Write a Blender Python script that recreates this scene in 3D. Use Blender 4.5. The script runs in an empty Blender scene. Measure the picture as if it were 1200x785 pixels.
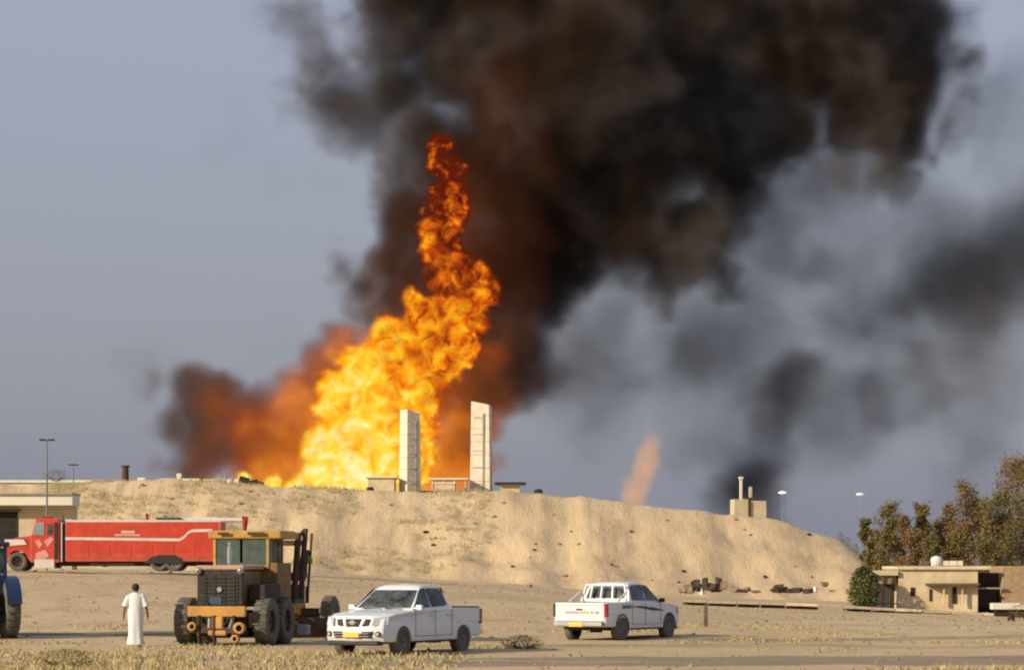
import bpy, bmesh, math, random
from mathutils import Vector, Matrix, noise as mnoise
import numpy as np
random.seed(7)
sc = bpy.context.scene
C = sc.collection
R = math.radians

# ---------------------------------------------------------------- camera
F = 3000.0                                  # focal length in photograph pixels (1200 wide)
CAMZ, HOR = 2.2, 665.0
cam_d = bpy.data.cameras.new('camera'); cam = bpy.data.objects.new('camera', cam_d); C.objects.link(cam)
cam.location = (0, 0, CAMZ); cam.rotation_euler = (R(90), 0, 0)
cam_d.sensor_width = 36; cam_d.lens = F / 1200 * 36
cam_d.shift_y = (HOR - 392.5) / 1200
cam_d.clip_start = 0.5; cam_d.clip_end = 20000
sc.camera = cam
# ---------------------------------------------------------------- world and sun
SUN = Vector((-0.78, -0.52, 0.40)).normalized()
elev = math.asin(SUN.z); azim = math.atan2(SUN.x, SUN.y)
w = bpy.data.worlds.new("World"); sc.world = w; w.use_nodes = True
nt = w.node_tree; nt.nodes.clear()
wo = nt.nodes.new('ShaderNodeOutputWorld'); bg = nt.nodes.new('ShaderNodeBackground'); bg.inputs['Strength'].default_value = 0.1
sky = nt.nodes.new('ShaderNodeTexSky'); sky.sky_type = 'NISHITA'; sky.sun_disc = False
sky.sun_elevation = elev; sky.sun_rotation = azim; sky.dust_density = 4; sky.air_density = 1.5
tc = nt.nodes.new('ShaderNodeTexCoord'); sep = nt.nodes.new('ShaderNodeSeparateXYZ'); nt.links.new(tc.outputs['Generated'], sep.inputs[0])
cr = nt.nodes.new('ShaderNodeValToRGB')      # hazy grey veil of the sky by height over the horizon
for el in ((0.0, (2.75, 2.9, 3.6)), (0.07, (3.3, 3.5, 4.2)), (0.2, (3.8, 4.1, 5.3)), (0.6, (3.6, 4.3, 5.6))):
    e = cr.color_ramp.elements.new(el[0]) if el[0] > 0 else cr.color_ramp.elements[0]
    e.position = el[0]; e.color = (*el[1], 1)
cr.color_ramp.elements.remove(cr.color_ramp.elements[-1])
nt.links.new(sep.outputs['Z'], cr.inputs[0])
mx = nt.nodes.new('ShaderNodeMix'); mx.data_type = 'RGBA'; mx.inputs[0].default_value = 0.82
nt.links.new(sky.outputs[0], mx.inputs[6]); nt.links.new(cr.outputs[0], mx.inputs[7])
nt.links.new(mx.outputs[2], bg.inputs['Color']); nt.links.new(bg.outputs[0], wo.inputs['Surface'])
sun_d = bpy.data.lights.new('sun', 'SUN'); sun = bpy.data.objects.new('sun', sun_d); C.objects.link(sun)
sun_d.energy = 5.0; sun_d.angle = R(0.6); sun_d.color = (1.0, 0.86, 0.64)
sun.rotation_euler = SUN.to_track_quat('Z', 'Y').to_euler()
sc.view_settings.view_transform = 'Standard'; sc.view_settings.look = 'None'
sc.view_settings.exposure = 0.0; sc.view_settings.gamma = 1
cy = sc.cycles
cy.max_bounces = 6; cy.diffuse_bounces = 2; cy.glossy_bounces = 2; cy.transmission_bounces = 3; cy.volume_bounces = 0
cy.transparent_max_bounces = 12; cy.use_denoising = True; cy.filter_width = 2.1
cy.volume_step_rate = 2.0; cy.volume_max_steps = 256

# ---------------------------------------------------------------- helpers
def P(u, v, Y):
    "a point of the place seen at photograph pixel u,v and Y metres from the camera"
    return Vector(((u - 600) / F * Y, Y, CAMZ + (HOR - v) / F * Y))
def X(u, Y): return (u - 600) / F * Y
def lerp(a, b, t): return a + (b - a) * t
def sstep(a, b, x):
    t = min(1, max(0, (x - a) / (b - a))); return t * t * (3 - 2 * t)

def tag(o, label=None, cat=None, group=None, kind=None):
    if label: o['label'] = label
    if cat: o['category'] = cat
    if group: o['group'] = group
    if kind: o['kind'] = kind
    return o
def empty(name, loc=(0, 0, 0), rz=0, label=None, cat=None, group=None):
    o = bpy.data.objects.new(name, None); C.objects.link(o)
    o.location = loc; o.rotation_euler = (0, 0, rz); o.empty_display_size = 0.3
    return tag(o, label, cat, group)
def copy_tree(o, parent=None):
    c = o.copy(); C.objects.link(c)
    if parent: c.parent = parent
    for ch in list(o.children): copy_tree(ch, c)
    return c

class MB:
    "collects faces of one mesh object"
    def __init__(s): s.v = []; s.f = []; s.sm = []
    def add(s, vs, fs, smooth=False):
        n = len(s.v); s.v += [tuple(q) for q in vs]; s.f += [tuple(i + n for i in f) for f in fs]; s.sm += [smooth] * len(fs); return s
    def box(s, cx, cy, cz, sx, sy, sz, rot=None, taper=1.0):
        vs = []
        for dz in (-1, 1):
            k = taper if dz > 0 else 1
            for dx, dy in ((-1, -1), (1, -1), (1, 1), (-1, 1)):
                q = Vector((dx * sx / 2 * k, dy * sy / 2 * k, dz * sz / 2))
                if rot is not None: q = rot @ q
                vs.append((cx + q.x, cy + q.y, cz + q.z))
        return s.add(vs, [(3, 2, 1, 0), (4, 5, 6, 7), (0, 1, 5, 4), (1, 2, 6, 5), (2, 3, 7, 6), (3, 0, 4, 7)])
    def hexa(s, q):
        return s.add(q, [(3, 2, 1, 0), (4, 5, 6, 7), (0, 1, 5, 4), (1, 2, 6, 5), (2, 3, 7, 6), (3, 0, 4, 7)])
    def tube(s, a, b, r0, r1=None, n=10, caps=True, smooth=True):
        a = Vector(a); b = Vector(b); r1 = r0 if r1 is None else r1
        d = (b - a).normalized(); q = Vector((0, 0, 1)) if abs(d.z) < .9 else Vector((1, 0, 0))
        x = d.cross(q).normalized(); y = d.cross(x)
        vs = []
        for c, r in ((a, r0), (b, r1)):
            for i in range(n):
                t = 2 * math.pi * i / n; vs.append(c + x * math.cos(t) * r + y * math.sin(t) * r)
        s.add(vs, [(i, (i + 1) % n, n + (i + 1) % n, n + i) for i in range(n)], smooth)
        if caps: s.add(vs[:n], [tuple(range(n))[::-1]]); s.add(vs[n:], [tuple(range(n))])
        return s
    def lathe(s, prof, axis='y', n=24, c=(0, 0, 0), smooth=True):
        "prof: (offset along axis, radius)"
        vs = []
        for (h, r) in prof:
            for i in range(n):
                t = 2 * math.pi * i / n; p, q = r * math.cos(t), r * math.sin(t)
                vs.append({'y': (c[0] + p, c[1] + h, c[2] + q), 'x': (c[0] + h, c[1] + p, c[2] + q), 'z': (c[0] + p, c[1] + q, c[2] + h)}[axis])
        fs = []
        for k in range(len(prof) - 1):
            for i in range(n): fs.append((k * n + i, k * n + (i + 1) % n, (k + 1) * n + (i + 1) % n, (k + 1) * n + i))
        return s.add(vs, fs, smooth)
    def prism(s, poly, y0, y1, fn=None, st=None):
        "poly in x,z extruded along y with optional stations and deformation"
        st = st or [0, 1]; n = len(poly); vs = []
        for t in st:
            for (x, z) in poly:
                q = (x, lerp(y0, y1, t), z); vs.append(fn(*q) if fn else q)
        fs = []
        for k in range(len(st) - 1):
            for i in range(n): fs.append((k * n + i, k * n + (i + 1) % n, (k + 1) * n + (i + 1) % n, (k + 1) * n + i))
        fs.append(tuple(range(n))[::-1]); fs.append(tuple((len(st) - 1) * n + i for i in range(n)))
        return s.add(vs, fs)
    def build(s, name, mat, parent=None, loc=None, bevel=0, normals=True, seg=2):
        me = bpy.data.meshes.new(name); me.from_pydata(s.v, [], s.f); me.update()
        me.polygons.foreach_set('use_smooth', s.sm)
        if normals:
            bm = bmesh.new(); bm.from_mesh(me); bmesh.ops.recalc_face_normals(bm, faces=bm.faces); bm.to_mesh(me); bm.free()
        me.materials.append(mat)
        o = bpy.data.objects.new(name, me); C.objects.link(o)
        if parent: o.parent = parent
        if loc is not None: o.location = loc
        if bevel:
            b = o.modifiers.new('bevel', 'BEVEL'); b.width = bevel; b.segments = seg; b.limit_method = 'ANGLE'; b.angle_limit = R(30)
        return o

# ---------------------------------------------------------------- materials
def mat(name, col, rough=.7, metal=0, var=.15, scale=3.0, col2=None, bump=0, bscale=40, coat=0, dust=None, spec=.5):
    m = bpy.data.materials.new(name); m.use_nodes = True; t = m.node_tree; b = t.nodes['Principled BSDF']
    b.inputs['Roughness'].default_value = rough; b.inputs['Metallic'].default_value = metal
    b.inputs['Coat Weight'].default_value = coat; b.inputs['Specular IOR Level'].default_value = spec
    co = t.nodes.new('ShaderNodeTexCoord')
    n = t.nodes.new('ShaderNodeTexNoise'); n.inputs['Scale'].default_value = scale; n.inputs['Detail'].default_value = 6; n.inputs['Roughness'].default_value = .65
    t.links.new(co.outputs['Object'], n.inputs['Vector'])
    r = t.nodes.new('ShaderNodeValToRGB'); r.color_ramp.elements[0].position = .35; r.color_ramp.elements[1].position = .68
    c2 = col2 or tuple(max(0, c * (1 - var * 2)) for c in col)
    r.color_ramp.elements[0].color = (*c2, 1); r.color_ramp.elements[1].color = (*col, 1)
    t.links.new(n.outputs['Fac'], r.inputs[0]); out = r.outputs[0]
    if dust:                                # dust settled low on the thing: (colour, height it fades out at)
        sp = t.nodes.new('ShaderNodeSeparateXYZ'); t.links.new(co.outputs['Object'], sp.inputs[0])
        mr = t.nodes.new('ShaderNodeMapRange'); mr.inputs[1].default_value = dust[1]; mr.inputs[2].default_value = 0.1; mr.inputs[3].default_value = 0; mr.inputs[4].default_value = .75
        t.links.new(sp.outputs['Z'], mr.inputs[0])
        mu = t.nodes.new('ShaderNodeMath'); mu.operation = 'MULTIPLY'; t.links.new(mr.outputs[0], mu.inputs[0]); t.links.new(n.outputs['Fac'], mu.inputs[1])
        mi = t.nodes.new('ShaderNodeMix'); mi.data_type = 'RGBA'; t.links.new(mu.outputs[0], mi.inputs[0]); t.links.new(out, mi.inputs[6]); mi.inputs[7].default_value = (*dust[0], 1)
        out = mi.outputs[2]
    t.links.new(out, b.inputs['Base Color'])
    if bump:
        n2 = t.nodes.new('ShaderNodeTexNoise'); n2.inputs['Scale'].default_value = bscale; n2.inputs['Detail'].default_value = 5
        t.links.new(co.outputs['Object'], n2.inputs['Vector'])
        bp = t.nodes.new('ShaderNodeBump'); bp.inputs['Distance'].default_value = bump; bp.inputs['Strength'].default_value = 1
        t.links.new(n2.outputs['Fac'], bp.inputs['Height']); t.links.new(bp.outputs[0], b.inputs['Normal'])
    return m

def soil(name, cols, bumps=.04, gully=False):
    "sand in three tones mixed at several scales, with pebbly relief"
    m = bpy.data.materials.new(name); m.use_nodes = True; t = m.node_tree; b = t.nodes['Principled BSDF']
    b.inputs['Roughness'].default_value = .95; b.inputs['Specular IOR Level'].default_value = .15
    co = t.nodes.new('ShaderNodeTexCoord'); prev = None
    mp = t.nodes.new('ShaderNodeMapping'); t.links.new(co.outputs['Object'], mp.inputs[0])
    mp.inputs['Scale'].default_value = (1, .35, 1) if not gully else (1, .3, .3)
    def nz(sc_, det=6, ro=.6, vec=mp.outputs[0]):
        n = t.nodes.new('ShaderNodeTexNoise'); n.inputs['Scale'].default_value = sc_; n.inputs['Detail'].default_value = det; n.inputs['Roughness'].default_value = ro
        t.links.new(vec, n.inputs['Vector']); return n.outputs['Fac']
    def ramp(f, a, b_):
        mr = t.nodes.new('ShaderNodeMapRange'); mr.inputs[1].default_value = a; mr.inputs[2].default_value = b_; t.links.new(f, mr.inputs[0]); return mr.outputs[0]
    def mixc(f, a, c):
        mi = t.nodes.new('ShaderNodeMix'); mi.data_type = 'RGBA'; t.links.new(f, mi.inputs[0])
        if isinstance(a, tuple): mi.inputs[6].default_value = (*a, 1)
        else: t.links.new(a, mi.inputs[6])
        mi.inputs[7].default_value = (*c, 1); return mi.outputs[2]
    c = mixc(ramp(nz(.09, 5), .42, .6), cols[0], cols[1])
    c = mixc(ramp(nz(.45, 7, .7), .5, .68), c, cols[2])
    c = mixc(ramp(nz(2.6, 6, .7), .56, .75), c, cols[3])
    t.links.new(c, b.inputs['Base Color'])
    bp = t.nodes.new('ShaderNodeBump'); bp.inputs['Distance'].default_value = bumps; t.links.new(nz(3.5 if gully else 2.2, 8, .75), bp.inputs['Height'])
    t.links.new(bp.outputs[0], b.inputs['Normal'])
    return m

SAND = soil('ground_sand', [(.49, .355, .205), (.56, .41, .245), (.40, .29, .16), (.33, .24, .13)])
MOUND = soil('mound_earth', [(.59, .43, .255), (.65, .475, .285), (.50, .365, .215), (.43, .31, .185)], .13, True)
ROADM = soil('dirt_road', [(.27, .205, .14), (.31, .235, .16), (.22, .165, .11), (.35, .27, .18)], .02)

# ---------------------------------------------------------------- terrain
def ground_z(x, y):
    zf = np.interp(x, [-60, -20, 0, 12, 35, 90], [2.3, 1.85, .75, -.3, -1.1, -1.6])
    t = sstep(78, 155, y)
    z = zf * t
    z += .10 * mnoise.noise(Vector((x * .12, y * .06, 0))) * sstep(60, 90, y) + .05 * mnoise.noise(Vector((x * .4, y * .25, 3)))
    z -= .25 * sstep(0, 30, x) * math.exp(-((y - 80) / 10) ** 2) * .8
    if y > 300: z = lerp(z, -1, sstep(300, 600, y))
    return float(z)

m = MB(); ys = list(np.concatenate([np.arange(-20, 40, 10), np.arange(40, 100, .8), np.arange(100, 245, 2.2), np.geomspace(246, 9000, 26)]))
us = np.linspace(-1, 1, 150); nx = len(us)
for y in ys:
    wdt = max(45, abs(y) * .36) if y < 300 else y * .5
    for uu in us: m.v.append((uu * wdt, y, ground_z(uu * wdt, y)))
for j in range(len(ys) - 1):
    for i in range(nx - 1): a = j * nx + i; m.f.append((a, a + 1, a + nx + 1, a + nx))
m.sm = [True] * len(m.f)
tag(m.build('ground', SAND, normals=False), 'pale sandy desert ground with dry patches', kind='structure')

def strip(name, centre, half, n, mt, label, dz=.02, seed=0):
    "a worn track laid on the ground, with ragged edges"
    m = MB(); k = 9
    for i in range(n + 1):
        t = i / n; x, y = centre(t)
        for j in range(k):
            s_ = (j / (k - 1) * 2 - 1)
            hw = half * (1 + .35 * mnoise.noise(Vector((x * .5, s_ * 3, seed))))
            yy = y + s_ * hw; m.v.append((x, yy, ground_z(x, yy) + dz - .03 * abs(s_) ** 4))
    for i in range(n):
        for j in range(k - 1): a = i * k + j; m.f.append((a, a + k, a + k + 1, a + 1))
    m.sm = [True] * len(m.f)
    return tag(m.build(name, mt, normals=False), label, kind='structure')
strip('dirt_road', lambda t: (lerp(-4, 60, t), lerp(59.5, 67, t)), 3.4, 200, ROADM, 'worn brown dirt track crossing in front of the pickups')
strip('dark_track', lambda t: (lerp(-40, -7, t), 83.5), 2.2, 120, soil('dark_track_earth', [(.17, .13, .09), (.21, .16, .11), (.13, .10, .07), (.24, .185, .125)], .02), 'darker track crossing behind the man in white', seed=5)
_tm = soil('tyre_track_earth', [(.34, .255, .16), (.38, .285, .18), (.28, .21, .13), (.42, .32, .2)], .02)
for k_, (ya, yb, xa, xb) in enumerate(((70.6, 73.2, -4, 22), (72.2, 74.8, -4, 22), (76, 92, 5, 30), (77.6, 93.6, 5, 30), (62.6, 60, -14, 3))):
    strip('tyre_track', lambda t: (lerp(xa, xb, t), lerp(ya, yb, t) + .5 * math.sin(t * 5)), .22, 90, _tm, 'faint tyre track pressed into the sand', dz=.035, seed=20 + k_)
strip('dark_earth_streak', lambda t: (lerp(-14.5, -4, t), 187 + 1.5 * math.sin(t * 3)), 2.0, 60, _tm, 'dark streak of earth behind the grader', dz=.05, seed=31)
strip('far_track', lambda t: (lerp(3, 45, t), lerp(100, 110, t)), 3.0, 120, soil('track_grey', [(.40, .32, .22), (.44, .35, .24), (.34, .27, .18), (.3, .23, .15)], .02), 'pale worn track behind the white pickup with red tail lamp', seed=9)

# earth mound (the raised berm that hides the foot of the fire)
CU = [(-80, 566), (85, 569), (140, 563), (200, 561), (300, 569), (420, 574), (500, 577), (600, 575), (650, 581), (700, 584), (750, 591), (800, 597), (850, 602), (900, 607), (950, 622), (985, 633), (1010, 650), (1030, 672), (1045, 700)]
CXs = [X(u, 258) for u, v in CU]; CZs = [P(u, v, 258).z for u, v in CU]
m = MB(); MXs = np.linspace(-85, 42, 330); rows = []
for j in range(61):
    t = j / 60
    rows.append((lerp(218, 259, t), None))
for j in range(30): rows.append((lerp(260, 520, (j / 29) ** 1.5), None))
def mound_z(x, y):
    cz = float(np.interp(x, CXs, CZs)); cz += .28 * mnoise.noise(Vector((x * .35, 0, 7))) + .14 * mnoise.noise(Vector((x * 1.2, 0, 2)))
    gz = ground_z(x, y) - .25
    foot = 232 - 22 * sstep(-20, -60, x) * 0 + 9 * mnoise.noise(Vector((x * .06, 1, 1))) + 3 * mnoise.noise(Vector((x * .3, 4, 1)))
    t = (y - foot) / (258 - foot)
    if y <= 259:
        tt = min(1, max(0, t)); prof = tt
        prof = lerp(tt * tt * (2 - tt), tt, .35)
        g = (mnoise.noise(Vector((x * .55 + y * .12, y * .07, 0))) * .14 + mnoise.noise(Vector((x * 1.5, y * .5, 4))) * .10 + mnoise.noise(Vector((x * .11 + y * .12, y * .13, 9))) * .62 + mnoise.noise(Vector((x * .3 - y * .2, y * .2, 19))) * .25 + mnoise.noise(Vector((x * 2.2, y * 1.5, 4))) * .12)
        h = max(0, cz - gz)
        return gz + h * prof + g * math.sin(math.pi * min(1, max(0, tt))) ** .6 * min(1, h / 5)
    k = sstep(400, 520, y)
    return lerp(cz + .25 * mnoise.noise(Vector((x * .2, y * .1, 0))) - .004 * (y - 259), gz, k)
for (y, _) in rows:
    for x in MXs: m.v.append((x, y, mound_z(x, y)))
nx = len(MXs)
for j in range(len(rows) - 1):
    for i in range(nx - 1): a = j * nx + i; m.f.append((a, a + 1, a + nx + 1, a + nx))
m.sm = [True] * len(m.f)
tag(m.build('earth_mound', MOUND, normals=False), 'long bulldozed mound of pale earth below the fire', kind='structure')

# ---------------------------------------------------------------- smoke and fire: voxel volumes of warped puffs
YS = 430.0
def volume_material(name, color, dens, aniso=0.0, emit=None):
    m = bpy.data.materials.new(name); m.use_nodes = True; t = m.node_tree; t.nodes.clear()
    o = t.nodes.new('ShaderNodeOutputMaterial'); pv = t.nodes.new('ShaderNodeVolumePrincipled'); t.links.new(pv.outputs[0], o.inputs['Volume'])
    pv.inputs['Color'].default_value = (*color, 1); pv.inputs['Density'].default_value = dens; pv.inputs['Anisotropy'].default_value = aniso
    pv.inputs['Density Attribute'].default_value = 'density'
    if emit: emit(t, pv)
    return m

def plume(name, puffs, voxel, mt, warps, dens=(0.0, .5), cut=.5, cutscale=.12, Y=YS, spread=10, flat=1.0, lo_z=8.0, label=None, cat=None, seed=0, pad=4, surface=None, kind='stuff', grow=1.12):
    rnd = random.Random(seed)
    px = Y / F; pts = []
    for p in puffs:
        u, v, r = p[:3]; wgt = p[3] if len(p) > 3 else 1; dy = p[4] if len(p) > 4 else rnd.uniform(-1, 1) * spread
        c = P(u, v, Y + dy); pts.append((c, r * px * grow, wgt))
    mn = [min(c[k] - r for c, r, _ in pts) - pad for k in range(3)]; mxx = [max(c[k] + r for c, r, _ in pts) + pad for k in range(3)]
    mn[2] = max(mn[2], lo_z)
    me = bpy.data.meshes.new(name); me.materials.append(mt); o = bpy.data.objects.new(name, me); C.objects.link(o)
    g = bpy.data.node_groups.new(name + '_field', 'GeometryNodeTree')
    g.interface.new_socket('Geometry', in_out='INPUT', socket_type='NodeSocketGeometry'); g.interface.new_socket('Geometry', in_out='OUTPUT', socket_type='NodeSocketGeometry')
    N, L = g.nodes.new, g.links.new
    out = N('NodeGroupOutput'); vc = N('GeometryNodeVolumeCube'); sm = N('GeometryNodeSetMaterial'); sm.inputs['Material'].default_value = mt
    vc.inputs['Min'].default_value = mn; vc.inputs['Max'].default_value = mxx
    for k, a in enumerate('XYZ'): vc.inputs['Resolution ' + a].default_value = max(4, int((mxx[k] - mn[k]) / voxel))
    if surface is None: L(vc.outputs[0], sm.inputs[0])
    else:
        v2 = N('GeometryNodeVolumeToMesh'); v2.inputs['Threshold'].default_value = surface; L(vc.outputs[0], v2.inputs[0])
        ss = N('GeometryNodeSetShadeSmooth'); L(v2.outputs[0], ss.inputs[0]); L(ss.outputs[0], sm.inputs[0])
    L(sm.outputs[0], out.inputs[0])
    pos = N('GeometryNodeInputPosition').outputs[0]; wp = pos
    for (s_, a_, det) in warps:
        n = N('ShaderNodeTexNoise'); n.inputs['Scale'].default_value = s_; n.inputs['Detail'].default_value = det; n.inputs['Roughness'].default_value = .55
        ad = N('ShaderNodeVectorMath'); ad.operation = 'ADD'; ad.inputs[1].default_value = (seed * 13.7, seed * 5.1, 0); L(pos, ad.inputs[0]); L(ad.outputs[0], n.inputs['Vector'])
        sb = N('ShaderNodeVectorMath'); sb.operation = 'SUBTRACT'; sb.inputs[1].default_value = (.5, .5, .5); L(n.outputs['Color'], sb.inputs[0])
        sl = N('ShaderNodeVectorMath'); sl.operation = 'SCALE'; sl.inputs['Scale'].default_value = a_; L(sb.outputs[0], sl.inputs[0])
        a2 = N('ShaderNodeVectorMath'); a2.operation = 'ADD'; L(wp, a2.inputs[0]); L(sl.outputs[0], a2.inputs[1]); wp = a2.outputs[0]
    acc = None
    for c, r, wgt in pts:
        d = N('ShaderNodeVectorMath'); d.operation = 'DISTANCE'; L(wp, d.inputs[0]); d.inputs[1].default_value = c
        mr = N('ShaderNodeMapRange'); mr.inputs[1].default_value = 0; mr.inputs[2].default_value = 1.6 * r; mr.inputs[3].default_value = wgt; mr.inputs[4].default_value = -.6 * wgt; L(d.outputs['Value'], mr.inputs[0])
        if acc is None: acc = mr.outputs[0]
        else:
            x = N('ShaderNodeMath'); x.operation = 'SMOOTH_MAX'; x.inputs[2].default_value = .12; L(acc, x.inputs[0]); L(mr.outputs[0], x.inputs[1]); acc = x.outputs[0]
    n = N('ShaderNodeTexNoise'); n.inputs['Scale'].default_value = cutscale; n.inputs['Detail'].default_value = 5; n.inputs['Roughness'].default_value = .6; L(wp, n.inputs['Vector'])
    mm = N('ShaderNodeMapRange'); mm.inputs[1].default_value = .3; mm.inputs[2].default_value = .7; mm.inputs[3].default_value = 0; mm.inputs[4].default_value = cut; L(n.outputs['Fac'], mm.inputs[0])
    sb = N('ShaderNodeMath'); sb.operation = 'SUBTRACT'; L(acc, sb.inputs[0]); L(mm.outputs[0], sb.inputs[1])
    fr = N('ShaderNodeMapRange'); fr.interpolation_type = 'SMOOTHSTEP'; fr.inputs[1].default_value = dens[0]; fr.inputs[2].default_value = dens[1]; fr.inputs[3].default_value = 0; fr.inputs[4].default_value = 1
    L(sb.outputs[0], fr.inputs[0]); L(fr.outputs[0], vc.inputs['Density'])
    md = o.modifiers.new('field', 'NODES'); md.node_group = g
    tag(o, label, cat, kind=kind)
    return o

MAIN = [(355, 25, 50, .45), (375, 70, 46, .45), (340, 110, 34, .4), (430, 20, 40, .8), (330, 140, 40, .35), (1120, 90, 50, .55), (1110, 150, 46, .5), (1130, 40, 40, .4), (1060, 200, 44, .5), (990, 190, 40, .5), (410, 350, 40, .5), (390, 300, 34, .4), (562, 470, 34), (590, 430, 46), (585, 385, 60), (600, 330, 75), (560, 290, 62), (510, 300, 55), (470, 330, 42), (450, 370, 34, .8), (445, 290, 36), (425, 310, 26, .8), (640, 270, 80), (690, 300, 46), (480, 250, 50), (560, 210, 75), (505, 165, 55), (465, 200, 30, .7), (455, 110, 55), (400, 125, 58, .75), (375, 155, 36, .5), (440, 60, 42), (470, 30, 60), (540, 60, 85), (620, 110, 95), (700, 90, 105), (700, 190, 85), (650, 230, 70), (730, 250, 60), (780, 180, 72), (800, 90, 100), (800, 275, 52), (815, 325, 40, .75), (850, 260, 50, .8), (845, 200, 52), (900, 60, 90), (960, 50, 85), (1020, 70, 75), (1062, 90, 58), (1075, 40, 52), (1045, 135, 48), (985, 130, 48), (890, 140, 56), (700, -30, 120), (560, -40, 100), (850, -40, 110), (1000, -40, 90), (470, -50, 80), (650, 350, 40), (530, 420, 40), (545, 520, 26, .7), (470, 400, 30, .6), (1090, 170, 30, .5), (1040, 180, 36, .6), (750, 300, 50, .8), (790, 340, 40, .8), (835, 320, 40, .7), (660, 320, 50), (860, 150, 60), (930, 150, 40, .6), (880, 220, 34, .6)]
def firelight_emit(t, pv):
    "firelight on smoke next to the flames, put in as dull red-brown emission"
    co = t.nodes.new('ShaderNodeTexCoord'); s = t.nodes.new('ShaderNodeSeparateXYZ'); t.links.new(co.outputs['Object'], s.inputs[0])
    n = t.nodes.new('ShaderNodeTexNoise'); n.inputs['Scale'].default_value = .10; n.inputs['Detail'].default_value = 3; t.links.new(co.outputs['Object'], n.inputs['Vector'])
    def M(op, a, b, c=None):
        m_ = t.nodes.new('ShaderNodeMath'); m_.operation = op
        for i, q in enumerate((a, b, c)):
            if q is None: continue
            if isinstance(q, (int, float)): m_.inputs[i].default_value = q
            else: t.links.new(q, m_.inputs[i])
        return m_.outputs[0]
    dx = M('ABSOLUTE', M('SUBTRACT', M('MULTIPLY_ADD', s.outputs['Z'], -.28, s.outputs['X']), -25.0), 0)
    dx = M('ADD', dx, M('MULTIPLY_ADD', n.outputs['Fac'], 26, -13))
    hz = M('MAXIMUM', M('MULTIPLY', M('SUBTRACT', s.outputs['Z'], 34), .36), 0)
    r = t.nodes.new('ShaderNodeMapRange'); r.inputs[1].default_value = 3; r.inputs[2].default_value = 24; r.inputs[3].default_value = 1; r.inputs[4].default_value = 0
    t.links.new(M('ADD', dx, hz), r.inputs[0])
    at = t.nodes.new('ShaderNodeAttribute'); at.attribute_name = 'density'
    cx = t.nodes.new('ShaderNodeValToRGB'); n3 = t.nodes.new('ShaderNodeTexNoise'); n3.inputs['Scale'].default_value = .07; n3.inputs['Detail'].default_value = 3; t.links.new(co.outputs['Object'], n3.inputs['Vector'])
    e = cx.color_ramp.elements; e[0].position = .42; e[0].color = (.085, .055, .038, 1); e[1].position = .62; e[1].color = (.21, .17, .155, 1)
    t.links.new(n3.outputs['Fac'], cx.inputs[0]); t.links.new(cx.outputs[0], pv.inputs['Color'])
    pv.inputs['Emission Color'].default_value = (.22, .055, .014, 1)  # emission stands for the firelight falling on the smoke
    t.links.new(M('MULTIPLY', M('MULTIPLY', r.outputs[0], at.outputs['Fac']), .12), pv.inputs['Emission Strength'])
smoke_m = volume_material('dark_smoke', (.10, .066, .048), .38, 0, firelight_emit)
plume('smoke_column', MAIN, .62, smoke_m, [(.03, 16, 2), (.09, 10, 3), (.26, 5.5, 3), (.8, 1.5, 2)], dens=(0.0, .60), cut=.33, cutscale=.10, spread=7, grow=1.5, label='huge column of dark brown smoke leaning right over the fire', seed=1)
GREY = [(350, 20, 45, .55), (340, 60, 30, .4), (385, 20, 30, .5), (280, 160, 60, .3), (320, 180, 50, .3), (380, 200, 50, .3), (330, 400, 50, .25), (160, 420, 60, .3),
    (900, 230, 60, .6), (950, 190, 60, .7), (900, 180, 40, .6), (1000, 240, 55, .45), (860, 340, 70, .6), (940, 300, 60, .45), (1120, 330, 80, 1), (1180, 330, 70, 1), (1070, 350, 60, .8), (1190, 240, 60, .7), (1150, 180, 50, .4), (1120, 410, 60, .6),
    (910, 460, 55, 1), (950, 460, 35, .8), (900, 500, 50, .8), (895, 540, 45, .9), (858, 578, 40, 1.3), (885, 588, 34, 1.5), (900, 545, 34, .9), (915, 470, 48, 1.1), (1130, 320, 60, 1.2), (1060, 400, 40, .8), (1000, 470, 34, .8), (700, 395, 50, .7), (850, 590, 30, .8), (1060, 430, 55, .6), (1030, 490, 55, .6), (1000, 540, 50, .5), (1040, 540, 40, .4),
    (760, 400, 80, .45), (690, 430, 55, .5), (640, 460, 45, .5), (720, 370, 60, .5), (640, 420, 30, .5), (800, 440, 60, .35), (980, 390, 80, .4), (1050, 280, 60, .4), (850, 430, 70, .4), (1250, 300, 100, .8), (1240, 150, 80, .5), (760, 320, 50, .6), (700, 400, 110, .55), (850, 400, 130, .55), (1000, 330, 130, .5), (1100, 250, 120, .5), (900, 260, 110, .65), (1000, 200, 70, .7), (1150, 420, 110, .5), (980, 480, 110, .5), (1120, 520, 90, .4), (850, 500, 90, .45), (700, 480, 80, .4), (1180, 140, 90, .5), (640, 430, 60, .5), (680, 380, 34, .8), (740, 440, 34, .7), (780, 400, 40, .6), (950, 300, 34, .7), (1020, 380, 36, .8), (1080, 480, 34, .7), (1160, 380, 40, .9)]
grey_m = volume_material('grey_smoke', (.18, .17, .185), .145)
plume('smoke_veil', GREY, .85, grey_m, [(.03, 16, 2), (.09, 11, 3), (.25, 6, 3), (.6, 2.2, 2)], dens=(-.05, .85), cut=.30, cutscale=.07, spread=16, grow=1.4, Y=455, label='thin grey smoke drifting away to the right of the dark column', seed=3)

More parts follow.
